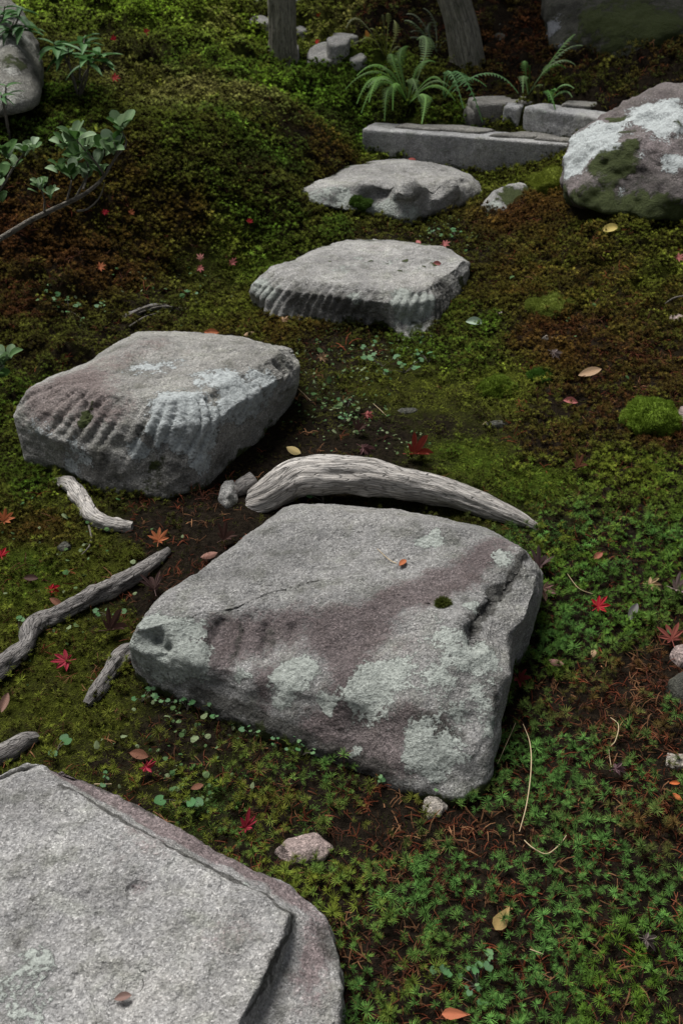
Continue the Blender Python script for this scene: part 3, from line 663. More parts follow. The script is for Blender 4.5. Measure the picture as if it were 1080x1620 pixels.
br = [at_y(852,15,6.6), at_y(860,-60,6.9), at_y(980,-90,6.9), at_y(1120,-100,6.9), at_y(1250,-40,6.6), at_y(855,75,6.45), at_y(930,85,6.3), at_y(985,110,6.1), at_y(1080,100,6.05), at_y(1230,100,6.1),
      at_y(980,40,6.2), at_y(1090,30,6.15), at_y(860,0,7.6), at_y(1230,-20,7.6), at_y(1000,-100,7.6), at_y(900,90,7.3), at_y(1200,110,7.3)]
rock('boulder', 'darkrock', br, 'huge dark mossy rock face behind the steps, in the upper right corner', 'boulder', subdiv=6, p=22, rough=(.05, 2.6), seed=77,
     lichen=[(870,40,18,1.0),(862,60,12,.8),(885,70,8,.8),(1075,60,14,.8),(1040,90,30,.4)], mossy=[(1000,20,70,.8),(1050,40,60,.8),(930,20,50,.7),(900,70,24,.5),(960,80,40,.6)], dark=[(930,50,40,.7),(1000,100,40,.6)])
rock('rock', 'darkrock', [at_y(775,45,6.9), at_y(790,35,7.0), at_y(805,50,6.9), at_y(800,70,6.7), at_y(775,70,6.7), at_y(790,55,7.3), at_y(772,60,7.2), at_y(806,62,7.2)],
     'small dark rock at the foot of the leaning trunk', 'rock', subdiv=3, seed=15, soilgrow=False)
# kerbs and flags of the steps
def block(name, mat, A, B, depth, z0, z1, label, cat, seed, group=None, **kw):
    a, b = at_z(A[0], A[1], z1), at_z(B[0], B[1], z1)
    d = (b - a); d /= np.linalg.norm(d); n = np.array([-d[1], d[0], 0]); n = n if n[1] > 0 else -n
    pts = []
    for q in (a, b):
        for k in (0, depth): pts += [np.array([*(q + n * k)[:2], z1]), np.array([*(q + n * k)[:2], z0])]
    m = (a + b) / 2; pts += [np.array([*(m)[:2], z1]), np.array([*(m + n * depth)[:2], z1])]
    return rock(name, mat, pts, label, cat, group, seed=seed, **kw)
block('kerb_stone', 'kerb', (569,203), (925,231), .20, .22, .425, 'long dressed kerb stone forming the front of the lower step', 'kerb', 5, 'kerb stones of the garden steps',
      p=40, subdiv=6, rough=(.005, 7), fine=.002, lichen=[(600,225,12,.5),(700,240,14,.5),(800,245,12,.4),(760,220,10,.4)], dark=[(640,235,50,.4),(760,260,50,.5)])
block('kerb_stone', 'kerb', (826,168), (960,188), .17, .36, .55, 'shorter kerb stone of the upper step, running behind the boulder', 'kerb', 8, 'kerb stones of the garden steps', p=36, subdiv=5, rough=(.006, 8), lichen=[(850,172,10,.5),(890,185,12,.4)])
block('kerb_stone', 'kerb', (795,167), (822,169), .12, .36, .54, 'small square end block beside the upper kerb stone', 'kerb', 12, 'kerb stones of the garden steps', p=24, subdiv=4, rough=(.006, 10))
for k, (poly, z, th, lab) in enumerate([
    ([(622,199),(700,205),(690,198),(640,194)], .435, .06, 'narrow dark flat stone behind the left end of the long kerb'),
    ([(650,199),(760,208),(790,203),(720,197),(670,195)], .437, .06, 'pale sandy flat stone at the middle of the lower step'),
    ([(770,212),(850,216),(880,210),(820,206)], .437, .06, 'flat dark slab in front of the upper kerb stone'),
    ([(840,217),(905,222),(910,212),(870,210)], .438, .06, 'flat stone beside the boulder at the right of the lower step'),
    ([(735,151),(750,163),(788,162),(801,157),(880,157),(880,152),(800,149)], .545, .13, 'large worn flat stone with a hollow edge, behind the end block'),
    ([(736,158),(732,174),(752,177),(772,169),(755,160)], .50, .10, 'broken lumpy stone under the fern tip, left of the upper step'),
    ([(885,164),(940,167),(955,160),(900,157)], .565, .05, 'mossy flat stone on top of the upper step'),
    ([(672,176),(688,180),(712,177),(700,173)], .46, .05, 'small pale stone among the ferns by the steps')]):
    rock('flat_stone', 'flag', slab_pts(poly, z, th), lab, 'flat stone', 'flat stones set in the steps', subdiv=4, p=20, seed=200 + k, rough=(.006, 9), mossy=[(poly[1][0], poly[1][1] - 3, 10, .6)] if k in (1, 6) else (), soilgrow=False)
# stones of the far path
for k, (cx, cy, w, h, lab) in enumerate([(516,88,30,13,'flat grey stone right of the upright trunk, with a smaller stone on it'),(535,86,17,7,'small rounded stone lying on the flat grey stone by the trunk'),(412,38,16,7,'tilted pale stone left of the upright trunk'),
    (416,5,14,5,'pale flat stone at the top edge, left of the trunk'),(468,2,9,5,'bright stone at the top edge, touching the trunk'),(478,50,11,5,'little pale stone just right of the trunk'),(545,62,22,5,'long low pale stone at the foot of the brown bank'),
    (465,78,7,6,'tiny pale stone at the foot of the trunk'),(598,105,14,6,'pinkish flat stone left of the ferns'),(565,96,13,6,'mossy flat stone between the fern and the flat grey stone')]):
    c = at(cx, cy); sx = w * np.linalg.norm(c - CAMP) / FPX; sy = h * np.linalg.norm(c - CAMP) / FPX * 3.2; r_ = np.random.default_rng(k)
    zt = .016 + (.045 if k == 1 else 0); sx *= 1.15
    pts = [c + np.array([math.cos(a) * sx * r_.uniform(.85, 1.1), math.sin(a) * sy * r_.uniform(.85, 1.1), zz + r_.uniform(-.006, .012) + .24 * math.sin(a) * sy]) for a in np.linspace(0, 2 * np.pi, 7)[:-1] + r_.uniform(0, 1) for zz in (zt, -.08)]
    rock('flat_stone' if k != 1 else 'rock', 'path' if k != 8 else 'pinkish', pts, lab, 'flat stone' if k != 1 else 'rock', 'flat stones of the far path', subdiv=4, seed=300 + k, rough=(.006, 9), soilgrow=False)
# small stones near the viewer
def pebble(px, py, w, h, mat, label, seed, dz=0.0, cat='stone', **kw):
    c = at(px, py); dd = np.linalg.norm(c - CAMP); r_ = np.random.default_rng(seed)
    sx, sz = w * dd / FPX / 2, h * dd / FPX / 2; pts = []
    for zz, sc in ((sz * .85 + dz, .62), (sz * .25 + dz, 1.05), (-.025, .9)):
        for a in np.linspace(0, 2 * np.pi, 7)[:-1] + r_.uniform(0, 1):
            pts.append(c + np.array([math.cos(a) * sx * sc * r_.uniform(.7, 1.15), math.sin(a) * sz * 1.5 * sc * r_.uniform(.7, 1.15), zz * r_.uniform(.6, 1.2)]))
    return rock('stone', mat, pts, label, cat, kw.pop('group', None), subdiv=4, seed=seed, p=26, rough=(.005, 20), soilgrow=False, fine=.003, **kw)
pebble(478,1346,92,40,'pinkish','pale pinkish stone lying between the lower left slab and the star moss',501, dark=[(505,1345,20,.8)])
pebble(688,1280,40,34,'pale','pale crumbly stone under the lower tip of the big blotched stone',502)
pebble(106,866,26,18,'darkrock','small dark grey pebble in the moss near the bleached root',503)
pebble(362,788,34,46,'root_stone' if False else 'path','rounded grey stone at the left end of the arched log',504)
pebble(1118,1100,125,70,'darkrock','dark rock cut by the right edge, above the star moss',505)
pebble(1078,1040,40,34,'pinkish','pale broken stone on top of the dark rock at the right edge',506)
pebble(1072,503,26,18,'pinkish','pink pebble at the right edge, level with the ribbed middle stone',507)
pebble(1082,668,18,42,'pinkish','upright pinkish stone cut by the right edge beside the moss cushion',508)
pebble(1072,1210,40,26,'pale','pale stone at the right edge in the star moss',509)
pebble(645,650,34,14,'darkrock','slaty stone sunk in the flat green ground of the path',510)
pebble(786,672,46,16,'darkrock','dark bare stone flush with the ground right of the path',511)
pebble(788,496,14,9,'pale','small pale pebble on the moss right of the ribbed middle stone',512)
pebble(866,536,20,10,'pale','flat grey pebble in the moss of the right bank',513)

# ------------------------------------------------------------------ roots, log, trunks
def tube(path, rad, nseg, nc=28, rough=.1, seed=1, flat=1.0, groove=.12):
    path = np.array(path, float); n = len(path)
    tt = np.linspace(0, n - 1, nseg); 
    def cr(A, t):
        i = np.clip(np.floor(t).astype(int), 0, n - 2); f = (t - i)[:, None] if A.ndim > 1 else t - i
        g = lambda k: A[np.clip(i + k, 0, n - 1)]
        return .5 * (2 * g(0) + (g(1) - g(-1)) * f + (2 * g(-1) - 5 * g(0) + 4 * g(1) - g(2)) * f ** 2 + (3 * g(0) - g(-1) - 3 * g(1) + g(2)) * f ** 3)
    C = cr(path, tt); rr = np.interp(tt, np.arange(n), rad)
    T = np.gradient(C, axis=0); T /= np.linalg.norm(T, axis=1, keepdims=True)
    up = np.array([0, 0, 1.0]) if abs(T[:, 2]).mean() < .7 else np.array([0, 1.0, 0])
    S = np.cross(T, up); S /= np.linalg.norm(S, axis=1, keepdims=True); U = np.cross(S, T)
    L = np.concatenate([[0], np.cumsum(np.linalg.norm(np.diff(C, axis=0), axis=1))])
    a = np.linspace(0, 2 * np.pi, nc, endpoint=False)
    ring = np.cos(a)[None, :, None] * S[:, None] + np.sin(a)[None, :, None] * U[:, None] * flat
    rm = rr.mean()
    gc = np.stack([np.cos(a)[None] * rm + 0 * L[:, None], np.sin(a)[None] * rm + 0 * L[:, None], L[:, None] + 0 * a[None]], -1)
    Q = gc / rm
    d = 1 + rough * fbm(Q * np.array([1.2, 1.2, .5]), 1.0, 3, .5, seed) + groove * fbm(Q * np.array([3.5, 3.5, .28]), 1.0, 3, .6, seed + 4)
    V = C[:, None] + ring * (rr[:, None] * d)[..., None]
    F = grid_faces(nseg, nc); V = V.reshape(-1, 3)
    V = np.vstack([V, C[0] - T[0] * rr[0] * .25, C[-1] + T[-1] * rr[-1] * .25]); k0 = nseg * nc
    F += [(k0, (c + 1) % nc, c) for c in range(nc)] + [(k0 + 1, k0 - nc + c, k0 - nc + (c + 1) % nc) for c in range(nc)]
    gco = np.vstack([gc.reshape(-1, 3), gc[0].mean(0), gc[-1].mean(0)])
    return V, F, gco
def tube_obj(name, mat, path, rad, nseg, label=None, cat=None, group=None, parent=None, org=None, **kw):
    V, F, gco = tube(path, rad, nseg, **kw)
    if org is None: org = np.array(path[0], float)
    if parent is not None: org = np.array(parent.location)
    me = mesh(name, V - org, F, [M[mat]], attrs={'grainco': gco})
    if parent is not None: return obj(name, me, parent)
    return tag(obj(name, me, None, org), label, cat, group)
def gp(px, py, up=0.0):
    p = at(px, py); p[2] += up; return p
def on(px, py, z): return at_z(px, py, z)
RG_ = 'exposed tree roots along the path'
# arched log between the two big stones
lp = [on(400,812,-.02), on(416,785,.06), on(470,752,.115), on(520,748,.13), on(580,750,.125), on(640,760,.115), on(700,772,.10), on(760,792,.08), on(810,812,.068), on(858,834,.05)]
lp = [q - np.array([0, 0, .010]) for q in lp]
lg = tube_obj('arched_log', 'root_pale', lp, [.036,.045,.056,.054,.050,.046,.041,.035,.026,.007], 150, 'bleached arching log with cracked bark, lying along the far edge of the big blotched stone', 'log', None, nc=72, rough=.20, seed=5, groove=.17)
FOOT.append(np.array([on(400,800,.05),on(420,745,.05),(on(520,730,.05)),on(640,735,.05),on(760,770,.05),on(850,830,.05),on(800,820,.05),on(700,790,.05),on(560,775,.05),on(450,790,.05)])[:, :2])
def root(pix, rads, label, mat='root_grey', n=110, up=.3, **kw):
    path = []
    for (px, py), r in zip(pix, rads):
        p = at(px, py); p[2] += r * up; path.append(p)
    return tube_obj('root', mat, path, rads, n, label, 'root', RG_, **kw)
root([(268,872),(245,895),(215,918),(180,938),(150,952),(118,968),(90,982),(66,992),(50,1008),(44,1030),(20,1054),(-10,1078),(-40,1100)], [.008,.016,.022,.024,.024,.024,.021,.024,.025,.019,.023,.023,.02],
     'long dark gnarled root crossing the moss at the left edge', up=.75, n=170, nc=32, rough=.38, groove=.34, seed=31)
root([(88,765),(112,775),(130,800),(150,825),(178,836),(210,838)], [.010,.022,.026,.024,.02,.012], 'short bleached white root below the ribbed block', 'root_pale', up=.6, nc=28, rough=.5, groove=.25, seed=37)
root([(210,1035),(190,1052),(175,1070),(155,1095),(138,1118)], [.02,.022,.018,.017,.010], 'short grey root running under the left tip of the big blotched stone', up=.6, nc=28, rough=.38, groove=.3, seed=39)
root([(60,1168),(40,1178),(15,1192),(-20,1212)], [.010,.018,.022,.022], 'root stub above the pale granite slab at the left edge', up=.6, nc=24, rough=.2, groove=.2, seed=43)
root([(192,505),(215,495),(240,488),(265,490),(285,492)], [.006,.012,.014,.011,.004], 'dark stringy root in the hollow behind the ribbed block', up=.5, nc=20, rough=.2, groove=.3, seed=47)
root([(400,770),(384,776),(372,784)], [.03,.026,.014], 'stump of bark where the arched log meets the ground', 'root_grey', up=.5, nc=24, n=50, rough=.25, groove=.2, seed=49)

def leaf_cards(n, cen, rad, size, seed):
    r_ = np.random.default_rng(seed); P = r_.normal(size=(n, 3)); P /= np.linalg.norm(P, axis=1, keepdims=True)
    P = P * (r_.uniform(.25, 1, (n, 1)) ** .5) * np.array(rad) + np.array(cen)
    P = P + np.stack([fbm(P, 1.2, 2, .5, seed + i) for i in range(3)], -1) * .5
    A = r_.normal(size=(n, 3)); A /= np.linalg.norm(A, axis=1, keepdims=True); B = np.cross(A, r_.normal(size=(n, 3))); B /= np.linalg.norm(B, axis=1, keepdims=True)
    s_ = size * r_.uniform(.6, 1.3, (n, 1))
    V = np.stack([P - A * s_, P + B * s_ * .45, P + A * s_, P - B * s_ * .45], 1).reshape(-1, 3)
    return V, [(4 * k, 4 * k + 1, 4 * k + 2, 4 * k + 3) for k in range(n)]
sm = NT('crown_leaf'); M['crown'] = sm.leafy(sm.mix(sm.noise(2.5, 3), (.02, .045, .012), (.06, .10, .025)), .25, .5)
def tree(px, py, lean, r0, r1, label, crown_c, crown_r, n, seed):
    b = at(px, py); b[2] -= .04
    path = [b + np.array([0, 0, -.1]), b + np.array(lean) * .08, b + np.array(lean) * .3, b + np.array(lean) * .6, b + np.array(lean)]
    t = empty('tree', b, label, 'tree')
    tr = tube_obj('trunk', 'trunk', path, [r0 * 1.12, r0, r0 * .97, (r0 + r1) / 2, r1], 120, parent=t, nc=40, rough=.08, groove=.16, seed=seed)
    top = np.array(path[-1]); cc = b + np.array(crown_c)
    for k in range(6):
        e = cc + rng.normal(size=3) * np.array(crown_r) * .5; m = (top + e) / 2 + rng.normal(size=3) * .12
        tube_obj('limb', 'trunk', [path[3] + (top - path[3]) * (k / 6), m, e], [r1 * .7, r1 * .4, r1 * .12], 24, parent=t, nc=10, seed=seed + k)
    V, F = leaf_cards(n, cc, crown_r, .07, seed)
    obj('crown', mesh('crown', V - np.array(t.location), F, [M['crown']], False), t)  # foliage out of view, put there for the shade it casts
    return t
tree(447, 88, (.02, .0, 3.0), .078, .055, 'straight weathered grey trunk rising from the moss at the top of the photo', (-.3, 2.6, 4.6), (1.7, 1.5, 1.0), 4000, 91)
tree(745, 85, (-1.0, .3, 2.6), .095, .07, 'mossy leaning trunk on the dark bank behind the ferns', (1.3, 1.5, 3.5), (2.0, 1.6, 1.1), 8000, 95)  # crown set back and right so that only the bank is shaded

# ------------------------------------------------------------------ leaves: shapes
def leaf_shape(name, outline, fold=.15, curl=.1, mat='leaf'):
    """outline: (t along, half width); a leaf of unit length along +X, two quads across"""
    V, F, ve = [], [], []
    for t, w in outline:
        z = -curl * (t ** 2) + .02
        V += [(t, -w, z + fold * w), (t, -w * .5, z + fold * w * .35), (t, 0, z), (t, w * .5, z + fold * w * .35), (t, w, z + fold * w)]; ve += [0, 0, 1, 0, 0]
    for r in range(len(outline) - 1):
        for c in range(4): F.append((r * 5 + c, r * 5 + c + 1, r * 5 + 6 + c, r * 5 + 5 + c))
    return mesh(name, V, F, [M[mat]], attrs={'vein': ve})
OVAL = [(0, .01), (.08, .10), (.25, .22), (.45, .28), (.65, .27), (.83, .18), (.95, .07), (1, .005)]
OBOV = [(0, .03), (.12, .10), (.3, .21), (.5, .29), (.7, .31), (.87, .24), (.96, .12), (1, .02)]
LANCE = [(0, .01), (.1, .07), (.3, .13), (.5, .14), (.7, .11), (.88, .05), (1, .004)]
ME_OV = [leaf_shape('oval_leaf', OVAL, f, c, 'fallen') for f, c in ((.45, .2), (-.3, .1), (.6, -.15))]
ME_LF = [leaf_shape('glossy_leaf', OBOV, f, c) for f, c in ((.35, .15), (.6, .3), (.2, -.1))]
ME_LN = [leaf_shape('lance_leaf', LANCE, f, c) for f, c in ((.5, .45), (.4, .25))]
ME_PT = leaf_shape('pointed_leaf', [(0, .02), (.12, .2), (.3, .27), (.55, .2), (.8, .09), (1, .005)], .4, .2, 'fallen')
def maple_mesh(seed, curl, fold=.0):
    r_ = np.random.default_rng(seed); V = [(0, 0, 0)]; ve = [1]; F = []
    tips = [(-128, .48), (-82, .78), (-40, .95), (0, 1.0), (40, .95), (82, .8), (128, .46)]
    tips = [(a + r_.uniform(-4, 4), l * r_.uniform(.9, 1.08)) for a, l in tips]
    pts = [(-165, .10, 0)]
    for k, (a, l) in enumerate(tips):
        pts += [(a - 17 / l ** .3, l * .52, 0), (a - 9, l * .76, 0), (a, l, 1), (a + 9, l * .76, 0), (a + 17 / l ** .3, l * .52, 0)]
        if k < 6: pts.append(((a + tips[k + 1][0]) / 2, .36, 0))
    pts.append((165, .10, 0))
    for a, l, t in pts:
        x, y = l * math.cos(R(a)), l * math.sin(R(a))
        z = curl * l ** 2 * (1 + .5 * math.sin(a * .05 + seed)) + fold * abs(y) + (.05 if t == 0 and l > .3 else -.02)
        V.append((x, y, z)); ve.append(.6 if t else 0)
    n = len(pts); F = [(0, k, k + 1) for k in range(1, n)]
    V += [(-.02, .018, 0), (-.55, .03, .06), (-.55, -.01, .06), (-.02, -.018, 0)]; ve += [1] * 4; F.append((n + 1, n + 2, n + 3, n + 4))
    return mesh('maple_leaf', V, F, [M['fallen']], False, attrs={'vein': ve})
ME_MP = [maple_mesh(1, .12), maple_mesh(2, -.25), maple_mesh(3, .35, .2), maple_mesh(4, -.1, .9), maple_mesh(5, .9, .1)]

# fallen leaves: pixel, kind, length px, colour, heading deg, tilt deg, lift, label
RED, CRI, PNK, ORG, BRN, DBR, TAN, YEL, GRY, PUR = (.36,.018,.030), (.30,.03,.05), (.38,.13,.12), (.36,.12,.05), (.17,.075,.045), (.06,.032,.026), (.36,.24,.14), (.50,.40,.12), (.16,.13,.12), (.15,.09,.10)
LEAVES = [
 (945,967,'m0',19,RED,60,18,.024,'bright red maple leaf on star moss right of the big blotched stone'),
 (107,1054,'m0',22,CRI,170,14,.014,'crimson maple leaf on moss between the two gnarled roots'),
 (82,938,'m1',15,RED,-20,20,.014,'small crimson maple leaf in the moss above the long gnarled root'),
 (389,1316,'m4',19,CRI,40,25,.016,'curled red leaf standing by the edge of the pale granite slab'),
 (232,1218,'m4',16,CRI,-60,25,.014,'curled dark red leaf beside a brown oval one, above the pale slab'),
 (4,886,'m0',15,RED,100,10,.014,'red maple leaf cut by the left edge'),
 (8,828,'m3',16,ORG,30,30,.018,'rusty red leaf in the moss at the left edge'),
 (252,860,'m2',21,ORG,80,20,.012,'pinkish orange maple leaf at the upper end of the long root'),
 (1027,930,'m1',18,TAN,20,20,.024,'tan maple leaf on star moss near the right edge'),
 (820,1080,'m3',18,(.17,.03,.03),-40,25,.02,'dark red folded leaf against the right side of the big blotched stone'),
 (580,660,'m1',11,PNK,0,14,.008,'little pink maple leaf on the bare green path'),
 (566,686,'m3',17,DBR,50,10,.008,'dead dark maple leaf on the bare path, above the log'),
 (574,714,'m1',17,(.12,.06,.06),-30,8,.008,'dull purple-brown leaf touching the arched log'),
 (636,892,'o0',18,ORG,20,10,.0,'small orange brown leaf lying on top of the big blotched stone'),
 (333,884,'o1',26,(.24,.13,.10),20,12,.014,'plain brown oval leaf beside the left edge of the big blotched stone'),
 (222,1200,'o0',26,BRN,-20,16,.014,'brown oval leaf with a red curled one below it'),
 (312,1254,'o0',16,BRN,10,16,.018,'small brown leaf in the moss above the granite slab'),
 (355,858,'m3',22,DBR,30,15,.010,'dark withered maple leaf behind the left edge of the big stone'),
 (930,599,'o2',28,TAN,25,15,.022,'long tan leaf on the red-brown moss of the right bank'),
 (967,367,'o0',22,YEL,25,20,.026,'yellow leaf on the moss below the boulder'),
 (903,642,'o0',22,PNK,5,18,.024,'pink oval leaf on the red-brown moss'),
 (874,566,'m1',15,GRY,-20,12,.022,'grey brown withered leaf on the right bank'),
 (913,748,'m3',17,BRN,30,14,.022,'brown withered maple leaf on bright moss right of the log'),
 (466,718,'o1',24,(.46,.36,.16),-25,18,.012,'pale yellow leaf just behind the top of the arched log'),
 (795,1452,'p',38,(.30,.21,.08),65,30,.026,'yellow brown pointed leaf with dark blotches in the star moss'),
 (720,1613,'p',34,(.42,.14,.07),10,22,.028,'orange leaf at the bottom edge in the star moss'),
 (1020,1492,'m1',18,GRY,10,16,.024,'grey curled leaf in the star moss near the lower right corner'),
 (972,1228,'m1',15,PUR,40,14,.026,'purple grey leaf in the star moss'),
 (752,515,'o0',26,(.33,.42,.32),8,10,.018,'pale green leaf on moss right of the ribbed middle stone'),
 (366,423,'m0',9,PNK,40,25,.012,'pink maple leaf on the green hollow, rightmost of a trio'),
 (315,426,'m0',9,PNK,-40,22,.012,'pink maple leaf on the green hollow, lower left of a trio'),
 (317,408,'m1',9,(.34,.15,.13),90,22,.012,'pink maple leaf on the green hollow, topmost of a trio'),
 (160,430,'m0',10,ORG,10,22,.03,'orange pink leaf on the rust-coloured mound at left'),
 (335,532,'o0',20,ORG,0,16,.018,'orange brown leaf behind the ribbed block'),
 (393,535,'o1',14,TAN,20,16,.018,'tan leaf behind the right corner of the ribbed block'),
 (448,513,'m1',11,TAN,20,30,.016,'tan leaf leaning on the front of the ribbed middle stone'),
 (508,569,'m1',11,TAN,-20,20,.012,'beige leaf right of the ribbed block'),
 (692,418,'o0',14,(.34,.12,.11),0,6,.0,'reddish leaf on the far corner of the ribbed middle stone'),
 (660,388,'o0',12,PNK,100,20,.012,'pink leaf between the knobbly stone and the ribbed middle stone'),
 (702,392,'m0',9,PNK,20,20,.012,'pink leaf right of the ribbed middle stone, by its far corner'),
 (228,57,'m0',7,RED,20,30,.035,'red leaf high on the left hill, upper of three'),
 (180,71,'m0',6,RED,80,30,.035,'red leaf on the left hill right of the dark plant'),
 (181,134,'m0',9,(.30,.02,.02),-20,30,.035,'deep red leaf under the dark leafy plant'),
 (162,333,'m0',7,RED,0,30,.035,'bright red leaf under the leafy branch at left'),
 (205,340,'m0',6,ORG,50,30,.035,'orange leaf right of the leafy branch at left'),
 (393,354,'m0',6,RED,70,30,.03,'red leaf on the moss cushion left of the knobbly stone'),
 (505,83,'m0',6,(.45,.03,.02),20,25,.05,'red leaf on the flat grey stone by the trunk'),
 (500,27,'m0',5,(.45,.05,.02),20,25,.03,'orange red leaf on pale moss right of the trunk'),
 (578,63,'o0',14,(.48,.22,.05),-75,40,.06,'orange yellow leaf hanging by the brown bank'),
 (650,260,'o1',9,(.42,.1,.08),0,12,.02,'red leaf in front of the long kerb stone'),
 (1067,414,'m0',9,PNK,0,20,.02,'pink leaf on the moss near the right edge below the boulder'),
 (880,1056,'o1',24,(.28,.14,.13),0,16,.024,'dull pink leaf in star moss right of the big blotched stone'),
 (937,1045,'o0',13,TAN,100,16,.028,'small cream leaf standing in star moss'),
 (850,906,'m3',24,(.13,.085,.085),60,14,.014,'dull brown maple leaf at the far right corner of the big blotched stone'),
 (858,936,'m3',22,(.15,.08,.075),-70,20,.016,'reddish brown withered leaf below another, at the right side of the big stone'),
 (945,888,'o0',17,(.26,.09,.06),60,20,.024,'reddish brown leaf on the star moss above the bright red one'),
 (1067,940,'m3',20,(.25,.19,.18),0,20,.024,'pale mauve withered leaf at the right edge'),
 (1000,975,'o2',24,(.17,.16,.16),80,18,.02,'grey rolled leaf right of the bright red maple leaf'),
 (655,724,'m3',26,(.17,.03,.02),10,10,.012,'dark red crumpled leaf just behind the arched log'),
 (50,922,'o2',18,DBR,-20,14,.014,'dark brown leaf left of the small crimson one'),
 (90,960,'o0',20,BRN,-50,14,.014,'brown leaf beside the long gnarled root'),
 (10,1120,'o2',26,(.22,.13,.10),60,16,.014,'light brown leaf at the left edge above the root stub'),
 (175,1000,'m3',24,DBR,0,12,.010,'dark dead leaf in the bare hollow left of the big stone'),
 (245,935,'m3',24,(.09,.055,.05),100,12,.010,'withered brown leaf in the bare hollow, nearer the stone'),
 (1060,1020,'m3',24,(.20,.06,.045),120,20,.024,'red brown withered leaf above the dark rock at right'),
 (1063,1250,'o0',13,(.50,.13,.04),20,20,.028,'orange scrap of leaf near the right edge in star moss'),
 (1068,1270,'o1',14,(.50,.15,.05),-20,20,.028,'orange scrap of leaf near the right edge, lower one'),
 (196,1582,'o2',22,(.20,.13,.11),-5,8,.0,'narrow brown leaf lying in a hollow of the pale granite slab'),
 (228,1262,'o0',11,TAN,30,12,.0,'tiny cream leaf scrap on the ledge of the pale granite slab'),
]
ME_K = {'m0': ME_MP[0], 'm1': ME_MP[1], 'm2': ME_MP[2], 'm3': ME_MP[3], 'm4': ME_MP[4], 'o0': ME_OV[0], 'o1': ME_OV[1], 'o2': ME_OV[2], 'p': ME_PT}
dg = bpy.context.evaluated_depsgraph_get(); dg.update()
def hit(px, py):
    """first surface (stone or ground) along the line of sight"""
    d = Vector(ray(px, py)); d.normalize()
    ok, loc, nor, idx, ob, _ = scene.ray_cast(dg, Vector(CAMP), d)
    return (np.array(loc), nor, ob) if ok else (at(px, py), Vector((0, 0, 1)), g_o)
for k, (px, py, kind, ln, colr, hd, tl_, up, lab) in enumerate(LEAVES):
    p, nor, ob = hit(px, py)
    n = nor.lerp(Vector((0, 0, 1)), .5).normalized() if up == 0 else gnormal(p[0], p[1]).lerp(Vector((0, 0, 1)), .3).normalized()
    if up > 0: p = at(px, py)
    dd = np.linalg.norm(p - CAMP); L_ = ln * dd / FPX * (1.18 if kind[0] == 'm' else 1.15)
    toc = (Vector(CAMP) - Vector(p)).normalized(); n = n.lerp(toc, min(.8, (tl_ / 60.0 + (.22 if up > 0 else 0)) if p[1] < 3.2 else .55)).normalized()
    q = n.to_track_quat('Z', 'Y') @ Euler((0, 0, R(hd))).to_quaternion()
    nm = 'maple_leaf' if kind[0] == 'm' else 'fallen_leaf'
    o = bpy.data.objects.new(nm, ME_K[kind]); COL.objects.link(o)
    off = Vector((0, 0, 0)) if kind[0] == 'm' else q @ Vector((-L_ / 2, 0, 0))
    o.location = Vector(p) + n * (up + .005 + (.006 * max(0, p[1] - 2.4) if up > 0 else 0)) + off; o.rotation_euler = q.to_euler(); o.scale = (L_ * random.uniform(.85, 1.1), L_ * random.uniform(.72, 1.0), L_ * (random.uniform(.9, 2.4) if kind[0] == 'm' else random.uniform(.4, 1.1)))
    o.color = (*colr, 1); tag(o, lab, 'leaf', 'fallen leaves on the moss and stones')

# ------------------------------------------------------------------ living plants
def leaf_obj(me, parent, base, direction, normal, length, colr, name='leaf'):
    x = Vector(direction).normalized(); z = Vector(normal); z = (z - x * z.dot(x)); z = z.normalized() if z.length > 1e-4 else x.orthogonal()
    y = z.cross(x); mat = Matrix((x, y, z)).transposed()
    o = bpy.data.objects.new(name, me); COL.objects.link(o); o.parent = parent
    o.location = Vector(base) - Vector(parent.location); o.rotation_euler = mat.to_euler(); o.scale = (length,) * 3; o.color = (*colr, 1)
    return o
def rv(s=1.0): return np.array([random.gauss(0, s) for _ in range(3)])
# evergreen shrub whose branches reach in from the left
SY = 2.15
sb = at_y(-190, 760, 2.1); sb[2] = gz(sb[0], sb[1])
shrub = empty('evergreen_shrub', sb, 'evergreen shrub with glossy oval leaves reaching in from the left edge', 'shrub')
trunk_top = at_y(-150, 430, SY)
tube_obj('stem', 'twig', [sb - np.array([0, 0, .05]), (sb + trunk_top) / 2 + np.array([.04, 0, 0]), trunk_top], [.016, .012, .010], 40, parent=shrub, nc=14, rough=.1)
br1 = [trunk_top, at_y(-60, 408, SY), at_y(0, 378, SY), at_y(50, 348, SY), at_y(100, 324, SY), at_y(135, 306, SY), at_y(160, 285, SY + .02), at_y(178, 258, SY + .03), at_y(190, 238, SY + .03), at_y(196, 212, SY + .03)]
tube_obj('branch', 'twig', br1, [.009,.0075,.0062,.0056,.005,.0045,.0034,.0026,.002,.0012], 90, parent=shrub, nc=12, rough=.12)
sub = [[(105,322,0),(112,295,.0),(113,285,.01)],[(118,316,.02),(132,290,.04),(136,278,.05)],[(166,278,.02),(150,255,.0),(130,232,-.02),(120,220,-.02)],[(132,300,0),(140,265,.06),(128,240,.08)],
       [(70,340,0),(71,318,-.01),(66,300,-.02)],[(178,258,.03),(185,240,.01),(180,225,0)],[(183,248,.03),(200,228,.05),(192,205,.05)],[(122,334,.0),(140,330,.0),(158,312,.01),(166,288,.02)]]
for sp in sub:
    tube_obj('twig', 'twig', [at_y(a, b, SY + c) for a, b, c in sp], [.0026, .002, .0014, .001][:len(sp)], 20, parent=shrub, nc=7)
GL = [(.12,.20,.085), (.08,.155,.05), (.17,.25,.13), (.05,.115,.025), (.22,.30,.19)]
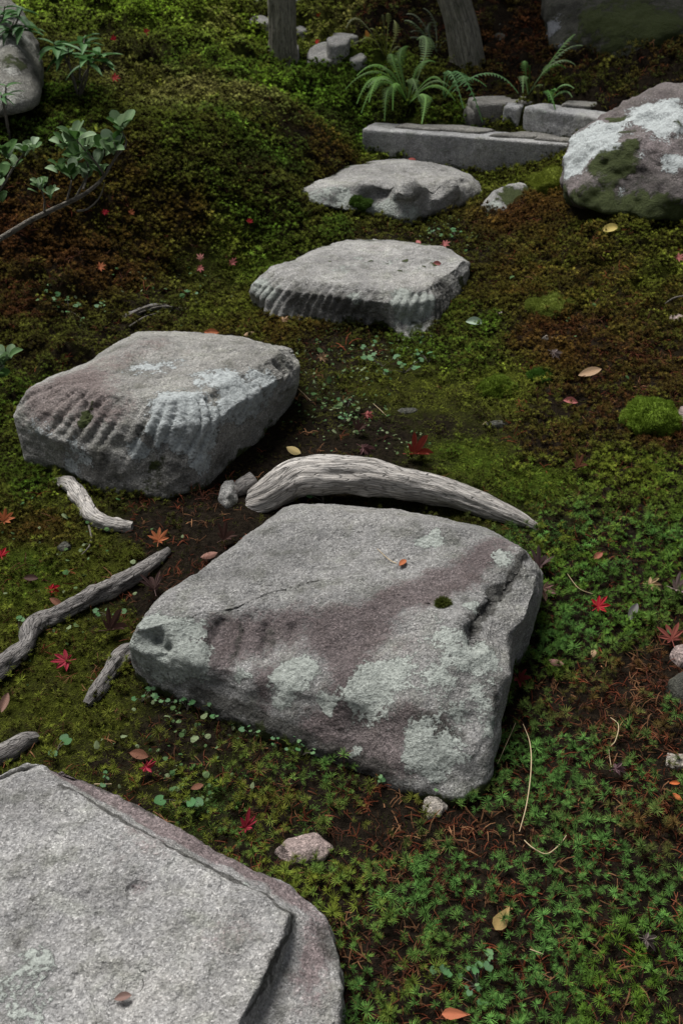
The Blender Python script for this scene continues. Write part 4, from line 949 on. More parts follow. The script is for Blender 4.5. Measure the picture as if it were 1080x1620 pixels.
def whorl(px, py, y, n, ln, up=(0, 0, 1), spread=.9):
    c = at_y(px, py, y); n = int(n * 1.4); ln = ln * .88
    for k in range(n):
        a = 2 * math.pi * k / n + random.uniform(-.3, .3); e = random.uniform(.35, 1.5)
        d = np.array([math.cos(a) * spread, math.sin(a) * spread, e]); d /= np.linalg.norm(d)
        nrm = np.array([-math.cos(a) * e, -math.sin(a) * e - .55, 1.0]) + rv(.35)
        leaf_obj(random.choice(ME_LF), shrub, c + rv(.004), d, nrm, ln * random.uniform(.85, 1.3), random.choice(GL))
for w in [(192,205,SY+.05,6,.040),(188,232,SY+.03,6,.036),(178,240,SY+.01,6,.036),(120,222,SY-.02,7,.040),(128,245,SY+.0,6,.034),(100,230,SY+.02,5,.034),(140,232,SY+.06,5,.036),(112,280,SY+.01,7,.036),(95,270,SY,4,.032),(136,280,SY+.05,6,.036),
          (150,262,SY+.03,4,.036),(66,300,SY-.02,7,.026),(78,310,SY,5,.024),(60,295,SY-.02,3,.022),(120,258,SY+.06,6,.034),(158,275,SY+.05,4,.03),(165,240,SY+.04,5,.034)]:
    whorl(*w)
b2 = [trunk_top, at_y(-60, 370, SY - .05), at_y(0, 300, SY - .05), at_y(22, 265, SY - .05), at_y(40, 240, SY - .05)]
tube_obj('branch', 'twig', b2, [.006, .004, .0026, .002, .0012], 50, parent=shrub, nc=8)
for w in [(22,262,SY-.05,4,.03),(40,242,SY-.05,7,.03),(12,250,SY-.07,6,.036),(0,285,SY-.05,4,.034),(-8,300,SY-.03,5,.034),(52,238,SY-.04,3,.026),(0,322,SY-.05,3,.026),(2,240,SY-.08,4,.03)]: whorl(*w)
b3 = [sb + np.array([0, 0, .25]), at_y(-70, 600, 1.95), at_y(-10, 585, 1.95), at_y(8, 575, 1.95)]
tube_obj('branch', 'twig', b3, [.005, .003, .002, .001], 30, parent=shrub, nc=8)
for w in [(5,575,1.95,5,.036),(14,566,1.95,4,.032),(-12,590,1.94,5,.038),(0,598,1.93,3,.034)]: whorl(*w)

# thin twig plant at left edge and dark leafy plants above
def stem_plant(name, label, base_px, tops, leaves, ln, meshes, colrs, y=None, cat='plant', rad=.005):
    b = at(*base_px); t = empty(name, b, label, cat); y0 = b[1]
    for (tx, ty, dy) in tops:
        e = at_y(tx, ty, y0 + dy); m = (b + e) / 2 + rv(.01)
        tube_obj('stem', 'twig', [b - np.array([0, 0, .03]), m, e], [rad, rad * .8, rad * .4], 24, parent=t, nc=8)
        for k in range(leaves):
            a = 2.4 * k + random.uniform(-.4, .4); el = random.uniform(-.25, .6)
            d = np.array([math.cos(a), math.sin(a), el]); q = b + (e - b) * random.uniform(.82, 1.0)
            leaf_obj(random.choice(meshes), t, q, d, np.array([-math.cos(a) * .3, -math.sin(a) * .3, 1]) + rv(.15), ln * random.uniform(.7, 1.1), random.choice(colrs))
    return t
DG = [(.050,.125,.035), (.035,.09,.026), (.07,.16,.05)]
stem_plant('leafy_plant', 'dark green plant with drooping lance leaves on the left hill', (125,150), [(108,76,0),(135,58,.15),(160,85,-.1),(95,75,.1),(140,95,-.15),(85,68,.0)], 8, .125, ME_LN, DG, rad=.006)
stem_plant('leafy_plant', 'leafy plant hanging over the boulder in the upper left corner', (-5,120), [(8,10,-.25),(35,15,-.35),(-10,0,0),(22,35,-.45),(40,40,-.4)], 8, .12, ME_LN, DG, rad=.006)
stem_plant('seedling', 'thin grey stem with a few bright leaves, at the left edge below the boulder', (16,226), [(2,150,-.05),(10,135,.0)], 4, .075, ME_LN, [(.05,.13,.03), (.04,.11,.03)], cat='plant', rad=.007)

# ferns
def frond(path_fn, L, npin, wid, seed, droop=.5, simple=False):
    r_ = np.random.default_rng(seed); V, F, ve = [], [], []
    pts = [path_fn(t) for t in np.linspace(0, 1, 22)]; P = np.array(pts)
    T = np.gradient(P, axis=0); T /= np.linalg.norm(T, axis=1, keepdims=True)
    side = np.cross(T, np.array([0, 0, 1.0])); side /= np.linalg.norm(side, axis=1, keepdims=True) + 1e-9; nz = np.cross(side, T)
    rw = .0035
    for i in range(22):
        V += [P[i] - side[i] * rw, P[i] + nz[i] * rw, P[i] + side[i] * rw]; ve += [1, 1, 1]
        if i: b = 3 * (i - 1); F += [(b, b + 1, b + 4, b + 3), (b + 1, b + 2, b + 5, b + 4)]
    for k in range(npin):
        t = .22 + .78 * k / npin; x = t * 21; i = min(int(x), 20); f = x - i
        p = P[i] * (1 - f) + P[i + 1] * f; tt, sd, nn = T[i], side[i], nz[i]
        w = wid * math.sin(math.pi * min(1, (.10 + .90 * (1 - (t - .22) / .78)) ** .8)) ** .7 * r_.uniform(.9, 1.1)
        if t > .5: w = wid * max(.06, (1 - t) / .5) ** .75
        for sgn in (-1, 1):
            d = sd * sgn * .93 + tt * .38 + nn * -.12; d /= np.linalg.norm(d); q = np.cross(d, nn)
            n_l = 2 if simple else 6; bw = L * .78 / npin * .24
            prev = None
            for j in range(n_l + 1):
                u = j / n_l; c = p + d * w * u - nn * w * .18 * u * u
                bl = bw * (1 - u ** 1.6) + .0008
                if not simple and j % 1 == 0 and 0 < j < n_l: bl *= (1.25 if j % 2 else .55)
                a = len(V); V += [c - q * bl, c + nn * .001, c + q * bl]; ve += [0, .6, 0]
                if prev is not None: F += [(prev, prev + 1, a + 1, a), (prev + 1, prev + 2, a + 2, a + 1)]
                prev = a
    return V, F, ve
def fern(base_px, fronds, label, colr, wid=.055, npin=20, seed=1):
    b = at(*base_px); t = empty('fern', b, label, 'fern', 'ferns beside the garden steps')
    rr_ = random.Random(seed); fronds = list(fronds)
    for q in range(int(len(fronds) * .9)):
        f = rr_.choice(fronds); fronds.append((f[0] + rr_.uniform(-45, 45), f[1] + rr_.uniform(-22, 30), f[2] + rr_.uniform(-.2, .25), f[3] + rr_.uniform(-.1, .2)))
    for k, (tx, ty, dy, arch) in enumerate(fronds):
        e = at_y(tx, ty, b[1] + dy); L = np.linalg.norm(e - b); npin_ = int(npin * (.8 + .6 * L))
        sw = rr_.uniform(-.16, .16) * L; sd_ = np.array([-(e - b)[1], (e - b)[0], 0]) / (np.linalg.norm((e - b)[:2]) + 1e-6)
        fn = lambda s_, e=e, arch=arch, L=L, sw=sw, sd_=sd_: b + (e - b) * s_ + np.array([0, 0, (arch + .12) * L * 4 * s_ * (1 - s_) * .5 - .10 * L * s_ ** 4]) + sd_ * sw * math.sin(3.0 * s_)
        V, F, ve = frond(fn, L * 1.1, npin_, wid * .60 * (L / .45) ** .5 * rr_.uniform(.7, 1.15), seed * 10 + k)
        o = obj('frond', mesh('frond', np.array(V) - b, F, [M['leaf']], attrs={'vein': ve}), t); c = np.array(colr) * random.uniform(.35, 1.15) + np.array([.03, .03, .025]) * random.choice([0, 0, 1, 2.2]); o.color = (*c, 1)
    return t
FG = (.12, .25, .05)
fern((645,165), [(572,168,-.25,.55),(582,130,-.1,.4),(600,105,.1,.35),(648,62,.25,.2),(700,125,-.1,.4),(690,90,.1,.3),(610,180,-.35,.5),(665,185,-.35,.35),(720,150,-.2,.35),(585,150,-.3,.5),(625,85,.0,.2)],
     'lush fern clump with arching fronds at the left end of the steps', FG, .075, 24, 3)
fern((700,160), [(735,160,-.35,.75),(820,135,-.1,.35),(770,128,-.15,.35)], 'fern with long light green fronds hanging over the step stones', (.08, .19, .06), .075, 16, 5)
fern((835,150), [(922,60,.0,.12),(828,140,-.2,.6),(870,95,.1,.2),(838,100,0,.3),(895,100,-.1,.3)], 'light green fern leaning to the right in front of the dark rock', (.075, .18, .03), .085, 14, 7)
fern((868,162), [(905,148,-.15,.25),(898,142,0,.2),(880,140,-.1,.3)], 'small green fern at the edge of the dark hollow behind the steps', (.06, .16, .03), .07, 14, 9)
fern((610,100), [(605,15,0,.15),(585,40,0,.3),(622,25,.1,.1),(600,50,-.1,.3),(570,60,0,.4)], 'yellowing fern on the brown bank, left of the leaning trunk', (.11, .13, .025), .06, 14, 11)
fern((690,80), [(640,25,.1,.15),(668,5,.1,.05),(650,45,0,.2),(720,60,0,.3)], 'dark straggling fern at the foot of the leaning trunk', (.06, .10, .04), .06, 12, 13)

# small round-leaved creepers (each a rooted plant)
def round_leaf(name, lobes, notch, heart=False):
    V, ve = [(0, 0, -.06)], [1]; n = 18
    for k in range(n):
        a = 2 * math.pi * k / n + math.pi / n; r = 1 + .09 * math.cos(lobes * a)
        if notch: r *= 1 - .75 * math.exp(-((a - math.pi) / .3) ** 2)
        if heart: r *= 1 + .25 * math.exp(-(min(a, 2 * math.pi - a) / .35) ** 2)
        V.append((r * math.cos(a) * .5, r * math.sin(a) * .5, .03 * math.cos(2 * a))); ve.append(0)
    return mesh(name, V, [(0, 1 + k, 1 + (k + 1) % n) for k in range(n)], [M['leaf']], attrs={'vein': ve})
ME_RD = [round_leaf('round_leaf', 6, True), round_leaf('round_leaf', 5, True), round_leaf('heart_leaf', 0, True, True)]
CG = [(.060,.155,.055), (.05,.125,.045), (.08,.16,.075), (.10,.19,.08)]
PLANTS = [(225,1110,6,11,'leftmost round-leaved creeper under the left tip of the big blotched stone'),(262,1118,6,9,'round-leaved creeper under the front edge of the big stone, second from its left tip'),(297,1124,7,10,'dense pale creeper at the foot of the big stone where its edge starts to drop'),
 (345,1142,7,9,'creeper with bright leaflets at the foot of the big stone, under the small lichen spot'),(398,1165,6,10,'creeper with a pair of big leaves at the middle of the big stone\'s front edge'),(440,1178,5,9,'sparse creeper with bare stems below the big stone\'s front edge'),(478,1195,8,11,'thick creeper cluster right of the bare stems below the big stone'),
 (288,1270,4,20,'pale ivy-like sprig above the edge of the granite slab'),(170,1250,4,10,'tiny creeper by the ledge of the granite slab'),(595,1244,4,12,'yellow green creeper under the lower curve of the big stone'),(700,1262,4,12,'dark creeper at the lower right tip of the big stone'),
 (178,980,5,11,'blue green creeper in the bare hollow between root and stone'),(30,1005,4,14,'grey green pair of leaves above the bend of the long root'),(88,1192,3,17,'two round leaves standing over the root stub'),(512,795,5,15,'sprig with a yellow leaf between the arched log and the big stone'),
 (640,590,7,15,'heart-leaved plant in the shade below the ribbed middle stone'),(605,580,5,13,'smaller heart-leaved plant left of another below the middle stone'),(678,575,5,13,'three-leaved plant right of the heart-leaved one'),(585,555,4,11,'tiny plant in the shade under the ribbed middle stone\'s front'),
 (110,492,6,12,'round-leaved plant in the dark hollow at the foot of the rust mound'),(85,480,4,9,'smaller plant left of another in the dark hollow'),(165,490,4,10,'faint plant at the right of the dark hollow'),(300,470,4,8,'small bright plant beside the dark stringy root'),
 (755,1560,8,12,'pale clover-like plant in the star moss at the bottom'),(705,1540,4,13,'single pair of leaves left of the clover-like plant'),(775,1545,3,18,'broad pale leaf above the clover-like plant'),(1052,1012,3,12,'blue green leaf pair near the right edge by the dark rock'),(765,1590,3,11,'fan-shaped leaf below the clover-like plant'),
 (655,1095,0,0,''),(720,378,5,10,'pale creeper between the knobbly stone and the small rock'),(690,375,5,8,'fine creeper just right of the knobbly stone\'s base'),(975,1020,0,0,''),(550,645,6,7,'patch of tiny pale leaves on the bare path, left of the slaty stone'),(545,670,7,7,'patch of tiny pale leaves nearest the arched log')]
for (px, py, n, sz, lab) in PLANTS:
    if not n: continue
    b = at(px, py); dd = np.linalg.norm(b - CAMP); u = dd / FPX; L_ = sz * u * .82
    t = empty('creeper', b, lab, 'plant', 'small creeping plants')
    for k in range(n):
        a = random.uniform(0, 6.28); rr = random.uniform(.2, 1.0) * L_ * (1.0 + n * .22)
        q = b + np.array([math.cos(a) * rr * 1.3, math.sin(a) * rr, 0]); q[2] = gz(q[0], q[1]) + random.uniform(.018, .04)
        leaf_obj(random.choice(ME_RD), t, q, (math.cos(a), math.sin(a), random.uniform(-.2, .2)), np.array([0, -.45, 1]) + rv(.25), L_ * random.uniform(.6, 1.1), random.choice(CG))
        tube_obj('stem', 'twig', [b, (b + q) / 2 + np.array([0, 0, .004]), q - np.array([0, 0, .001])], [.0009, .0008, .0006], 6, parent=t, nc=5)

# stalks and twigs lying about
def twig(pix, rads, label, up=.02, name='twig', mat='twig', **kw):
    rads = [r * (.72 if mat == 'straw' else .85) for r in rads]
    path = [np.array(at(x, y)) + np.array([0, 0, up * (u if isinstance(u, (int, float)) else 1)]) for x, y, u in pix]
    return tube_obj(name, mat, path, rads, 8 * len(pix), label, 'twig', 'dry stalks and twigs', nc=7, rough=.05, **kw)
sm = NT('dry_straw'); M['straw'] = sm.done(sm.mix(sm.noise(40, 3), (.26, .19, .11), (.42, .33, .2)), .7)
twig([(824,1165,2.0),(834,1200,2.4),(836,1240,2.2),(830,1290,1.8),(819,1330,1.2)], [.0008,.0014,.0016,.0015,.001], 'long dry straw stalk curving down through the star moss', .02, mat='straw')
twig([(812,1168,2.2),(800,1190,1.6),(785,1220,1)], [.0008,.0010,.0010], 'short dry stalk leaning on the lower right side of the big stone', .02, mat='straw')
twig([(826,1345,1.2),(840,1360,1.4),(862,1365,1.4),(882,1355,1.4),(893,1334,1.2)], [.0012,.0016,.0016,.0014,.001], 'hooked pale twig in the star moss below the long stalk', .022, mat='straw')
twig([(962,1150,1),(974,1165,1.3),(970,1185,1.2),(960,1200,1.2),(964,1225,1)], [.001,.0013,.0013,.0013,.0008], 'curly pale rootlet in the red-brown moss near the right edge', .024, mat='straw')
twig([(142,838,1.4),(146,858,1.6),(143,872,1.3),(131,884,1)], [.0035,.003,.0026,.0016], 'bent little twig standing by the dark grey pebble', .012)
twig([(455,610,.9),(470,622,1),(492,640,.6)], [.001,.001,.0008], 'thin straw at the right corner of the ribbed block', .02, mat='straw')
twig([(590,640,.8),(600,650,1),(612,662,.8)], [.001,.0012,.001], 'short pale twig beside the pink maple leaf on the path', .008, mat='straw')
twig([(762,684,1),(768,678,1)], [.0014,.001], 'white sliver of wood on the dark bare stone', .024, mat='straw')
twig([(1050,488,1),(1065,482,1.4),(1085,476,1)], [.003,.004,.004], 'dark stick poking in from the right edge above the pink pebble', .02)
twig([(700,918,1),(722,945,1),(735,950,1)], [.0001,.0001,.0001], 'x') if False else None
twig([(895,920,1.1),(912,946,1.3),(935,952,1.1)], [.0008,.001,.0008], 'fine straw curving over star moss left of the bright red leaf', .024, mat='straw')
twig([(150,1245,1),(178,1246,1)], [.0016,.0014], 'short straw stub at the edge of the granite slab', .012, mat='straw')
twig([(835,1515,1),(857,1522,1.1)], [.0012,.0012], 'short pale stick in the star moss near the bottom', .024, mat='straw')
# stem lying on the big stone
a_, _, _ = hit(596, 870); b_, _, _ = hit(618, 890); c_, _, _ = hit(638, 896)
tube_obj('twig', 'straw', [a_ + np.array([0, 0, .004]), b_ + np.array([0, 0, .005]), c_ + np.array([0, 0, .003])], [.0006, .001, .001], 20, 'fine straw joined to the orange brown leaf on top of the big stone', 'twig', 'dry stalks and twigs', nc=6)
for k, (x0, y0, x1, y1, lab) in enumerate([(195,512,262,486,'dark twig lying over the hollow behind the ribbed block, upper one'),(205,522,255,500,'dark twig lying over the hollow behind the ribbed block, lower one'),(215,500,295,494,'long thin twig above the stringy root')]):
    twig([(x0, y0, 1), ((x0 + x1) / 2, (y0 + y1) / 2 - 2, 1.6), (x1, y1, 1)], [.003, .004, .002], lab, .015)

# ------------------------------------------------------------------ moss: real sprigs scattered as ground cover
def sprig(name, kind, seed):
    r_ = np.random.default_rng(seed); V, F, g = [], [], []
    def needle(p, d, L, w, g0, g1):
        d = d / np.linalg.norm(d); q = np.cross(d, np.array([r_.normal() * .3, r_.normal() * .3, 1.0])); q /= np.linalg.norm(q) + 1e-9
        a = len(V); m = p + d * L * .5
        V.extend([p - q * w * .5, p + q * w * .5, p + d * L]); F.append((a, a + 1, a + 2)); g.extend([g0, g0, g1])
    if kind == 'star':                                 # unit: rosette radius ~1, stem ~2.2
        for k in range(28):
            a = 2.4 * k; el = (.0, .3, .65, 1.1)[k % 4] + r_.uniform(-.12, .12)
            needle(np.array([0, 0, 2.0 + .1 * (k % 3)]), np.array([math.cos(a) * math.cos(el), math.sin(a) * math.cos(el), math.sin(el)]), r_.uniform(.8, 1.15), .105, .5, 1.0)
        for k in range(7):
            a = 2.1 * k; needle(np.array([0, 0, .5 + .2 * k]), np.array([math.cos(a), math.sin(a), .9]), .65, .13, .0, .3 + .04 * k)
    elif kind == 'tuft':
        for st in range(3):
            a0 = st * 2.1 + r_.uniform(-.4, .4); c = np.array([math.cos(a0) * .75, math.sin(a0) * .75, r_.uniform(.9, 1.7)])
            for k in range(16):
                u = 1 - (k + .5) / 16 * 1.35; a = 2.4 * k; h = math.sqrt(max(0, 1 - u * u))
                d = np.array([math.cos(a) * h, math.sin(a) * h, u + .25]); 
                needle(c + np.array([0, 0, -.12]), d, r_.uniform(.55, .75), .26, max(0.0, .15 + .3 * u), max(.1, .62 + .38 * u))
            for k in range(4):
                a = 1.9 * k + st; needle(c * np.array([1, 1, .35 + .12 * k]), np.array([math.cos(a), math.sin(a), .5]), .6, .2, .0, .25)
    elif kind == 'flat':
        for br_ in range(4):
            a0 = br_ * 1.57 + r_.uniform(-.5, .5); d0 = np.array([math.cos(a0), math.sin(a0), r_.uniform(.15, .6)])
            for k in range(7):
                p = d0 * (k / 7 * 1.1); s_ = 1 if k % 2 else -1
                dd = d0 * .6 + np.array([-d0[1], d0[0], 0]) * s_ * .8 + np.array([0, 0, .25])
                needle(p, dd, .45 * (1.15 - k / 9), .22, .5, 1.0)
            needle(d0 * 1.0, d0, .4, .2, .7, 1.0)
    else:                                              # dead, lying or arching strands
        for k in range(5):
            a = r_.uniform(0, 6.28); p = np.array([r_.normal() * .5, r_.normal() * .5, .1]); d = np.array([math.cos(a), math.sin(a), r_.uniform(.2, 1.1)])
            w = .16; 
            for j in range(3):
                d = d / np.linalg.norm(d); e = p + d * .62; q = np.cross(d, [0, 0, 1.0]); q /= np.linalg.norm(q) + 1e-9
                i = len(V); V.extend([p - q * w * .5, p + q * w * .5, e + q * w * .35, e - q * w * .35]); F.append((i, i + 1, i + 2, i + 3)); g.extend([.8] * 4)
                p = e; d = d + np.array([0, 0, -.45]); w *= .75
    me = mesh(name, V, F, [M['moss']], False, attrs={'green': g}); return bpy.data.objects.new(name, me)
def proto_set(name, kinds):
    c = bpy.data.collections.new(name); n = 0
    for kind, cnt in kinds:
        for k in range(cnt):
            c.objects.link(sprig('%s_%02d' % (name, n), kind, 100 + n * 7)); n += 1
    return c
def scatter(name, P, rot, scl, idx, tint, coll, label=None):
    me = bpy.data.meshes.new(name); me.from_pydata(P.tolist(), [], [])
    a = me.attributes.new('rot', 'FLOAT_VECTOR', 'POINT'); a.data.foreach_set('vector', rot.ravel())
    a = me.attributes.new('scl', 'FLOAT_VECTOR', 'POINT'); a.data.foreach_set('vector', scl.ravel())
    a = me.attributes.new('idx', 'INT', 'POINT'); a.data.foreach_set('value', idx.astype(np.int32))
    a = me.attributes.new('tint', 'FLOAT_COLOR', 'POINT'); a.data.foreach_set('color', np.concatenate([tint, np.ones((len(tint), 1))], 1).ravel())
    o = obj(name, me); tag(o, label, None, None, 'stuff')
    ng = bpy.data.node_groups.new(name, 'GeometryNodeTree')
    ng.interface.new_socket('Geometry', in_out='INPUT', socket_type='NodeSocketGeometry'); ng.interface.new_socket('Geometry', in_out='OUTPUT', socket_type='NodeSocketGeometry')
    N_ = ng.nodes; L_ = ng.links; gi = N_.new('NodeGroupInput'); go = N_.new('NodeGroupOutput')
    ci = N_.new('GeometryNodeCollectionInfo'); ci.inputs['Collection'].default_value = coll; ci.inputs['Separate Children'].default_value = True; ci.inputs['Reset Children'].default_value = True
    ip = N_.new('GeometryNodeInstanceOnPoints'); ip.inputs['Pick Instance'].default_value = True
    def na(nm, typ):
        n = N_.new('GeometryNodeInputNamedAttribute'); n.data_type = typ; n.inputs['Name'].default_value = nm
        return [s_ for s_ in n.outputs if s_.enabled and s_.name == 'Attribute'][0]
    L_.new(gi.outputs[0], ip.inputs['Points']); L_.new(ci.outputs[0], ip.inputs['Instance'])
    L_.new(na('idx', 'INT'), ip.inputs['Instance Index']); L_.new(na('rot', 'FLOAT_VECTOR'), ip.inputs['Rotation']); L_.new(na('scl', 'FLOAT_VECTOR'), ip.inputs['Scale'])
    L_.new(ip.outputs[0], go.inputs[0])
    md = o.modifiers.new('scatter', 'NODES'); md.node_group = ng
    return o
def inside(P, poly):
    x, y = P[:, 0], P[:, 1]; r = np.zeros(len(P), bool); n = len(poly); j = n - 1
    bb = (x > poly[:, 0].min()) & (x < poly[:, 0].max()) & (y > poly[:, 1].min()) & (y < poly[:, 1].max())
    xs, ys_ = x[bb], y[bb]; q = np.zeros(len(xs), bool)
    for i in range(n):
        xi, yi, xj, yj = *poly[i], *poly[j]
        c = ((yi > ys_) != (yj > ys_)) & (xs < (xj - xi) * (ys_ - yi) / (yj - yi + 1e-12) + xi); q ^= c; j = i
    r[bb] = q; return r
def clear(P):
    m = np.zeros(len(P), bool)
    for f in FOOT: m |= inside(P, (f.mean(0) + (f - f.mean(0)) * .975)[::max(1, len(f) // 60)])
    return ~m
def candidates(dens_fn, y0, y1, margin=.35):
    """points on the ground of the visible wedge (and a margin beside it)"""
    out = []; yy = y0
    while yy < y1:
        h = .05 + .06 * yy; h = min(h, y1 - yy) or .01; ym = yy + h / 2
        w = .40 * (ym / .8 + .55) + margin + .12 * ym
        n = int(2 * w * h * dens_fn(ym)); out.append(np.stack([rng.uniform(-w, w, n), rng.uniform(yy, yy + h, n)], -1)); yy += h
    return np.vstack(out)
def grow(name, which, dens_fn, y0, y1, coll, ncoll, size_fn, label, jitter=.25, tilt=.35, boost=1.0, tintfn=None):
    P = candidates(dens_fn, y0, y1); P = P[clear(P)]
    A, B, D = zone(P[:, 0], P[:, 1])
    P3 = np.stack([P[:, 0], P[:, 1], np.zeros(len(P))], -1)
    clump = fbm(P3, 7, 3, .6, 40 + which) * .9 + fbm(P3, 22, 2, .5, 45 + which) * .5
    keep = rng.uniform(0, 1, len(P)) < np.clip(D[:, which] * boost * (.95, 1.1, .9, .6)[which] * (1 + (1.1, .9, 1.6, 1.1)[which] * clump), 0, 1)
    P, A, B, P3, clump = P[keep], A[keep], B[keep], P3[keep], clump[keep]
    z = ground(P[:, 0], P[:, 1]); n = len(P)
    f = np.clip(.5 + 1.5 * fbm(P3, 9, 3, .6, 60 + which) + rng.normal(0, .2, n), 0, 1)[:, None]
    tint = A * (1 - f) + B * f
    tint *= np.exp(rng.normal(0, jitter, (n, 1))) * (1 + (.55 * ss(4.6, 6.4, P[:, 1]) + .12 * ss(2.6, 3.2, P[:, 1]) if which in (1, 2) else 0 * P[:, 1]))[:, None] * (.92, 1.0, .88, .62)[which] * ((1 - .35 * (1 - ss(2.2, 3.2, P[:, 1])))[:, None] if which == 2 else 1)  # distant tufts lightened, which puts the light there into their tint
    if tintfn is not None: tint = tintfn(tint, n)
    e = .04; nx = (ground(P[:, 0] - e, P[:, 1]) - ground(P[:, 0] + e, P[:, 1])) / (2 * e); ny = (ground(P[:, 0], P[:, 1] - e) - ground(P[:, 0], P[:, 1] + e)) / (2 * e)
    rot = np.stack([rng.normal(0, tilt, n) - np.arctan(ny) * .5, rng.normal(0, tilt, n) + np.arctan(nx) * .5, rng.uniform(0, 6.28, n)], -1)
    s_ = size_fn(P[:, 1]) * np.exp(rng.normal(0, .22, n)); scl = np.stack([s_, s_, s_ * np.exp(rng.normal(0, .15, n))], -1)
    idx = rng.integers(0, ncoll, n)
    return scatter(name, np.stack([P[:, 0], P[:, 1], z - .002], -1), rot, scl, idx, tint, coll, label)
CS, CT, CF, CD = proto_set('star_sprig', [('star', 6)]), proto_set('tuft_sprig', [('tuft', 6)]), proto_set('flat_sprig', [('flat', 5)]), proto_set('dead_sprig', [('dead', 6)])
big = lambda a, b: (lambda y: a + b * y)
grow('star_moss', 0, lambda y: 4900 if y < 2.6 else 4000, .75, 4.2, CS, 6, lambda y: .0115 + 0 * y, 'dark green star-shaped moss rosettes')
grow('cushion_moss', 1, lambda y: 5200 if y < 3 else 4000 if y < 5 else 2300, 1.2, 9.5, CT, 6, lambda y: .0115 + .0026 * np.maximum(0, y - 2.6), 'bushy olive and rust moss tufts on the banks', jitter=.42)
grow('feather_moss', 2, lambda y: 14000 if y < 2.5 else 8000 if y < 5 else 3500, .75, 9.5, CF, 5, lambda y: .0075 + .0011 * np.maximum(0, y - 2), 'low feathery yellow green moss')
def deadtint(t, n):
    base = np.array([[.075, .028, .016], [.04, .02, .012], [.12, .065, .035], [.035, .015, .011], [.10, .030, .016]])
    return base[rng.integers(0, 5, n)] * np.exp(rng.normal(0, .3, (n, 1)))
grow('dead_moss', 3, lambda y: 5200 if y < 2.6 else 2600 if y < 5 else 900, .75, 9.0, CD, 6, lambda y: .012 + .0012 * y, 'withered red brown moss strands and litter', tilt=.6, tintfn=deadtint, boost=1.1)
# pale fleck-sized creeper leaves on the bare path
def speck():
    c = bpy.data.collections.new('speck_leaf')
    for k in range(3):
        n = 7; V = [(math.cos(a) * .5, math.sin(a) * .5 * (.8 + .2 * k), 1.6 + .1 * math.sin(a * 2)) for a in np.linspace(0, 6.28, n, endpoint=False)]
        c.objects.link(bpy.data.objects.new('speck_%d' % k, mesh('speck', V, [tuple(range(n))], [M['moss']], False, attrs={'green': [.7] * n})))
    return c
sp = []
for (cx, cy, rx, ry, n) in [(560,570,90,50,90),(520,640,70,50,80),(555,665,40,30,60),(300,470,80,40,60),(250,450,60,30,40),(720,370,60,25,60),(640,560,50,30,40),(120,490,60,30,40),(330,1150,160,40,70),(150,950,160,120,50),(80,860,90,60,40),(620,690,60,30,25),(300,1230,120,60,60),(900,520,120,60,14),(480,560,60,60,40)]:
    for k in range(n):
        px, py = random.gauss(cx, rx * .55), random.gauss(cy, ry * .55); sp.append(at(px, py))
sp = np.array(sp); sp = sp[clear(sp[:, :2])]; n = len(sp)
cc_ = np.array([[.10,.16,.07], [.07,.13,.05], [.17,.22,.12], [.05,.11,.04]])
scatter('ground_cover', sp, np.stack([rng.normal(0, .5, n), rng.normal(0, .5, n), rng.uniform(0, 6, n)], -1), np.repeat(.0085 * np.exp(rng.normal(0, .35, (n, 1))) * (.75 + .12 * sp[:, 1:2]), 3, 1), rng.integers(0, 3, n), cc_[rng.integers(0, 4, n)], speck(), 'pale fleck-sized creeper leaves between the stones')

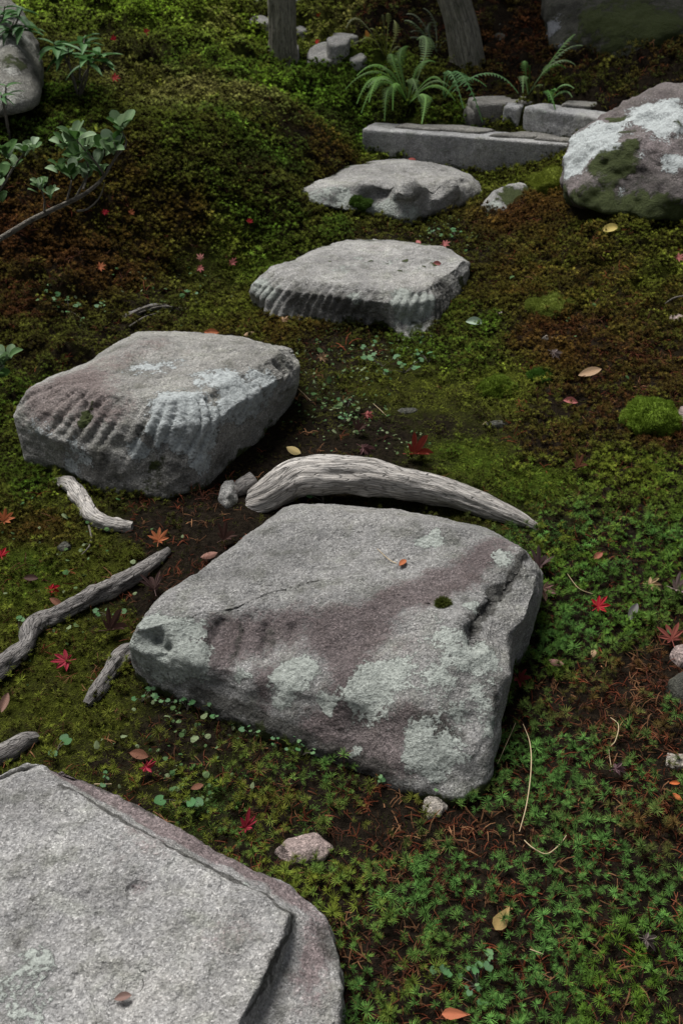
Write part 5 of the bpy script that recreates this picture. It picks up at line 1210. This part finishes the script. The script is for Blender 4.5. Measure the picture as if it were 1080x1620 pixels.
# moss cushions that stand out as single domes
def cushion(px, py, w, h, colr, label, seed, base=None):
    c = at(px, py) if base is None else base; dd = np.linalg.norm(c - CAMP); rx, rz = w * dd / FPX / 2 * 1.08, h * dd / FPX / 2 * .78
    bm = bmesh.new(); bmesh.ops.create_icosphere(bm, subdivisions=4, radius=1); V = np.array([v.co[:] for v in bm.verts]); F = [[v.index for v in f.verts] for f in bm.faces]; bm.free()
    D = V.copy(); lum = lambda Q: ((fbm(Q + c, .9 / rx, 3, .6, seed) * .48 + fbm(Q + c, 3.0 / rx, 2, .6, seed + 2) * .20) * rx)[:, None]
    V = V * np.array([rx, rx * .9, rz * .9]); V += D * lum(V)
    t = empty('moss_cushion', c, label, 'moss', 'bright moss cushions')
    s = NT('cushion_moss'); n = s.noise(160, 4, .7); n2 = s.noise(18, 4)
    cm = s.mix(s.step(n, .3, .7), tuple(x * .35 for x in colr), colr); cm = s.mix(s.math('MULTIPLY', s.step(n2, .55, .75), .5), cm, tuple(x * .5 for x in colr))
    s.done(cm, .9, s.bump(n, 1.0, .006), .1)
    obj('dome', mesh('dome', V, F, [s.m]), t)
    r_ = np.random.default_rng(seed); k = int(5200 * rx / .08); P = r_.normal(size=(k, 3)); P[:, 2] = np.abs(P[:, 2]); P /= np.linalg.norm(P, axis=1, keepdims=True)
    q = P * np.array([rx, rx * .9, rz * .9]); q += P * lum(q)
    d = P + r_.normal(size=P.shape) * .55; d /= np.linalg.norm(d, axis=1, keepdims=True); sd = np.cross(d, r_.normal(size=P.shape)); sd /= np.linalg.norm(sd, axis=1, keepdims=True)
    L_ = .010 * r_.uniform(.6, 1.3, (k, 1)); V2 = np.stack([q - sd * .0012, q + sd * .0012, q + d * L_], 1).reshape(-1, 3)
    s = NT('cushion_tip'); s.leafy(s.mix(s.noise(20, 4), tuple(x * .6 for x in colr), tuple(x * 1.25 for x in colr)), .3, .7, .1)
    tag(obj('leaflets', mesh('leaflets', V2, [(3 * i, 3 * i + 1, 3 * i + 2) for i in range(k)], [s.m], False), t), kind='stuff')
CG_ = (.12, .185, .018)
cushion(1032,668,78,84,CG_,'bright green moss dome near the right edge',701)
cushion(784,618,52,48,(.115,.17,.018),'bright yellow green moss dome right of the path',702)
cushion(868,488,66,38,(.14,.175,.028),'flat pale green moss cushion on the right bank',703)
cushion(858,594,40,22,(.05,.11,.014),'small dark green moss cushion between two brighter ones',704)
cushion(880,292,70,50,(.14,.17,.02),'yellow green moss cushion against the foot of the boulder',705)
pm, _, _ = hit(568, 322); cushion(568,318,30,26,(.05,.095,.014),'green moss pad growing on the knobbly stone',706,pm)
pm, _, _ = hit(700, 955); cushion(700,955,16,12,(.07,.085,.016),'tiny moss tuft on top of the big blotched stone',707,pm)
